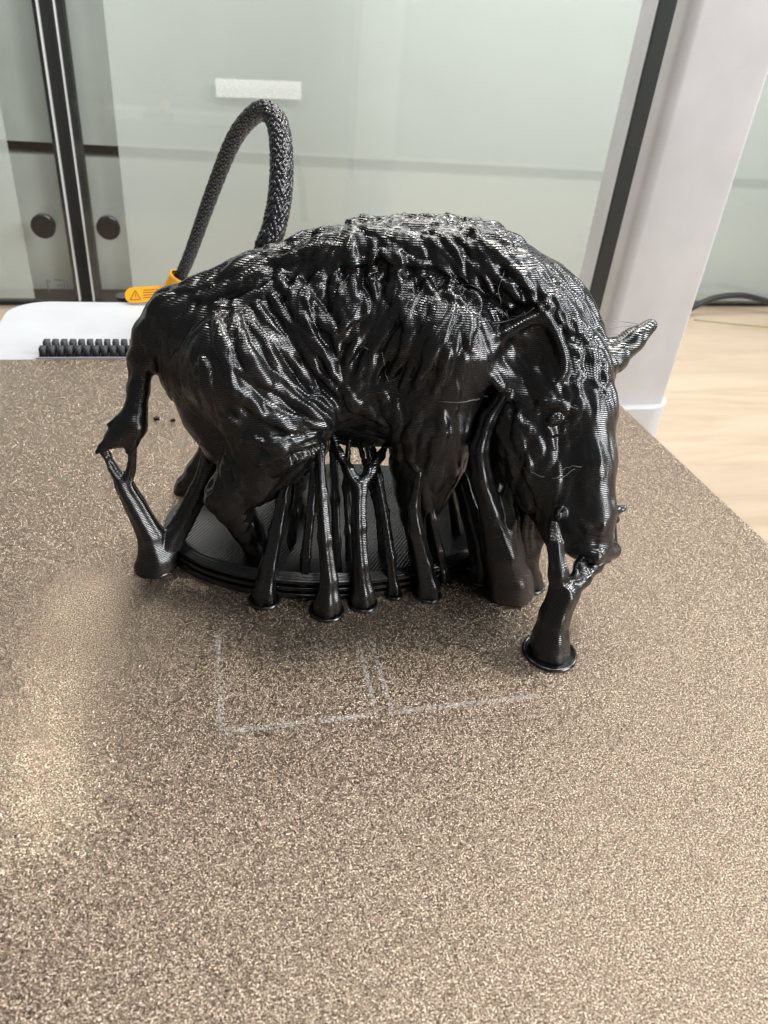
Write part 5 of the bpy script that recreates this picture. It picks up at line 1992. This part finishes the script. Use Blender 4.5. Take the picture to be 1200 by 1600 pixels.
# large locks keep their mass, the coat as a whole keeps its outline
base = base-relax(base[:, None], Q, 40, .5)[:, 0]*.55
cv = np.clip((V[:, 0]-36)/4, 0, 1)*np.clip((V[:, 2]-34)/3, 0, 1)      # locks on the neck run into one another
base = base*(1-cv)+cv*relax(base[:, None], Q, 2, .45)[:, 0]
V2 = V+NS*base[:, None]
V2 = relax(V2, Q, 1, .25)
mesh_obj('boar_body', V2, Q, PLA, boar)

# printed base: stacked oval slabs with grooves
bx, by, ra, rb = 21.5, 103, 29.5, 17.6
prof = [(0, 0), (1.0, 0), (1.0, .9), (.975, 1.15), (.975, 1.4), (1.0, 1.65), (1.0, 2.2), (.975, 2.45), (.975, 2.7), (1.0, 2.95), (1.0, 3.5), (.97, 4.1), (.955, 4.3)]
n = 160; Vb = []; Fb = []
for r, z in prof[1:]:
    for k in range(n):
        a = 2*math.pi*k/n; Vb.append((bx+ra*r*math.cos(a), by+rb*(r-(1-r)*.6)*math.sin(a), z))
m_ = len(prof)-1
for i in range(m_-1):
    for k in range(n): Fb.append((i*n+k, i*n+(k+1) % n, (i+1)*n+(k+1) % n, (i+1)*n+k))
Fb.append(tuple(range(n-1, -1, -1)))
base_o = mesh_obj('base_disc', Vb, Fb, PLA, boar); base_o.data.set_sharp_from_angle(angle=math.radians(30))
tv = [(bx+ra*.955*math.cos(2*math.pi*k/n), by+rb*(.955-.045*.6)*math.sin(2*math.pi*k/n), 4.3) for k in range(n)]
mesh_obj('base_top', tv, [tuple(range(n))], PLA_TOP, base_o, smooth=False)

# tree supports, each grown from its own foot disc
for sp in SUPPORTS:
    pr = []
    fx, fy = sp['foot']
    for ch in sp['ch']:
        for a, b_ in zip(ch, ch[1:]): pr.append((*a, *b_, .3 if sp['label'] and 'tail' in sp['label'] else .7, 1.0))
    c0 = sp['ch'][0][0]
    pr.append((fx, fy, .2, c0[3]*1.12, c0[0], c0[1], c0[2]+.8, c0[3], .6, 1.0))
    A = np.array([q for ch in sp['ch'] for q in ch])
    lo = np.minimum(A[:, :3].min(0)-A[:, 3].max()-1.5, [fx-4, fy-4, .02]); hi = np.maximum(A[:, :3].max(0)+2.2, [fx+4, fy+4, 2])
    lo[2] = .02
    h = .3
    D, ax = field(pr, lo, hi, h)
    D[:, :, 0] = np.maximum(D[:, :, 0], .1)
    v, q = surface(D, ax, h); v = relax(v, q, 2, .5)
    nn = vnormals(v, q)
    th = np.arctan2(nn[:, 1], nn[:, 0]); ang = np.sin(5*th+v[:, 2]*.10+fx)+.5*np.sin(3*th-v[:, 2]*.07+fy)
    v = v+nn*(.11*ang)[:, None]
    t = mesh_obj('tree_support', v, q, PLA, boar, at=(fx, fy, 0))
    if sp['label']: t['label'] = sp['label']
    rd = sp['disc']; k = 40
    dv = [(fx+rr*math.cos(2*math.pi*j/k), fy+rr*math.sin(2*math.pi*j/k), z) for rr, z in ((rd, .0), (rd*1.01, .2), (rd*.99, .42), (rd*.93, .5), (rd*.9, .42), (rd*.2, .42)) for j in range(k)]
    df = [(i*k+j, i*k+(j+1) % k, (i+1)*k+(j+1) % k, (i+1)*k+j) for i in range(5) for j in range(k)]+[tuple(range(k-1, -1, -1)), tuple(5*k+j for j in range(k))]
    mesh_obj('foot_disc', dv, df, PLA, t)

# stray filament hairs
parts = []
for st in STRINGS:
    st, snap = st
    c_ = spline(st, 14)
    if snap:
        for i_ in range(14):
            if rng.random() < .75:
                q_, j_, d_ = kd.find(c_[i_]); c_[i_] = V2[j_]+NS[j_]*rng.uniform(.02, .35)
    c_ = c_+np.cumsum(rng.normal(0, .035, (14, 3)), axis=0)
    parts.append(tube(c_, .045, 5))
v, f = merge(parts); mesh_obj('stray_filament', v, f, HAIR, boar, kind='stuff')
parts = []
for st in WHISKERS: parts.append(tube(spline(st, 10), np.linspace(.08, .03, 10), 5))
v, f = merge(parts); mesh_obj('belly_whiskers', v, f, WHISK, boar, kind='stuff')
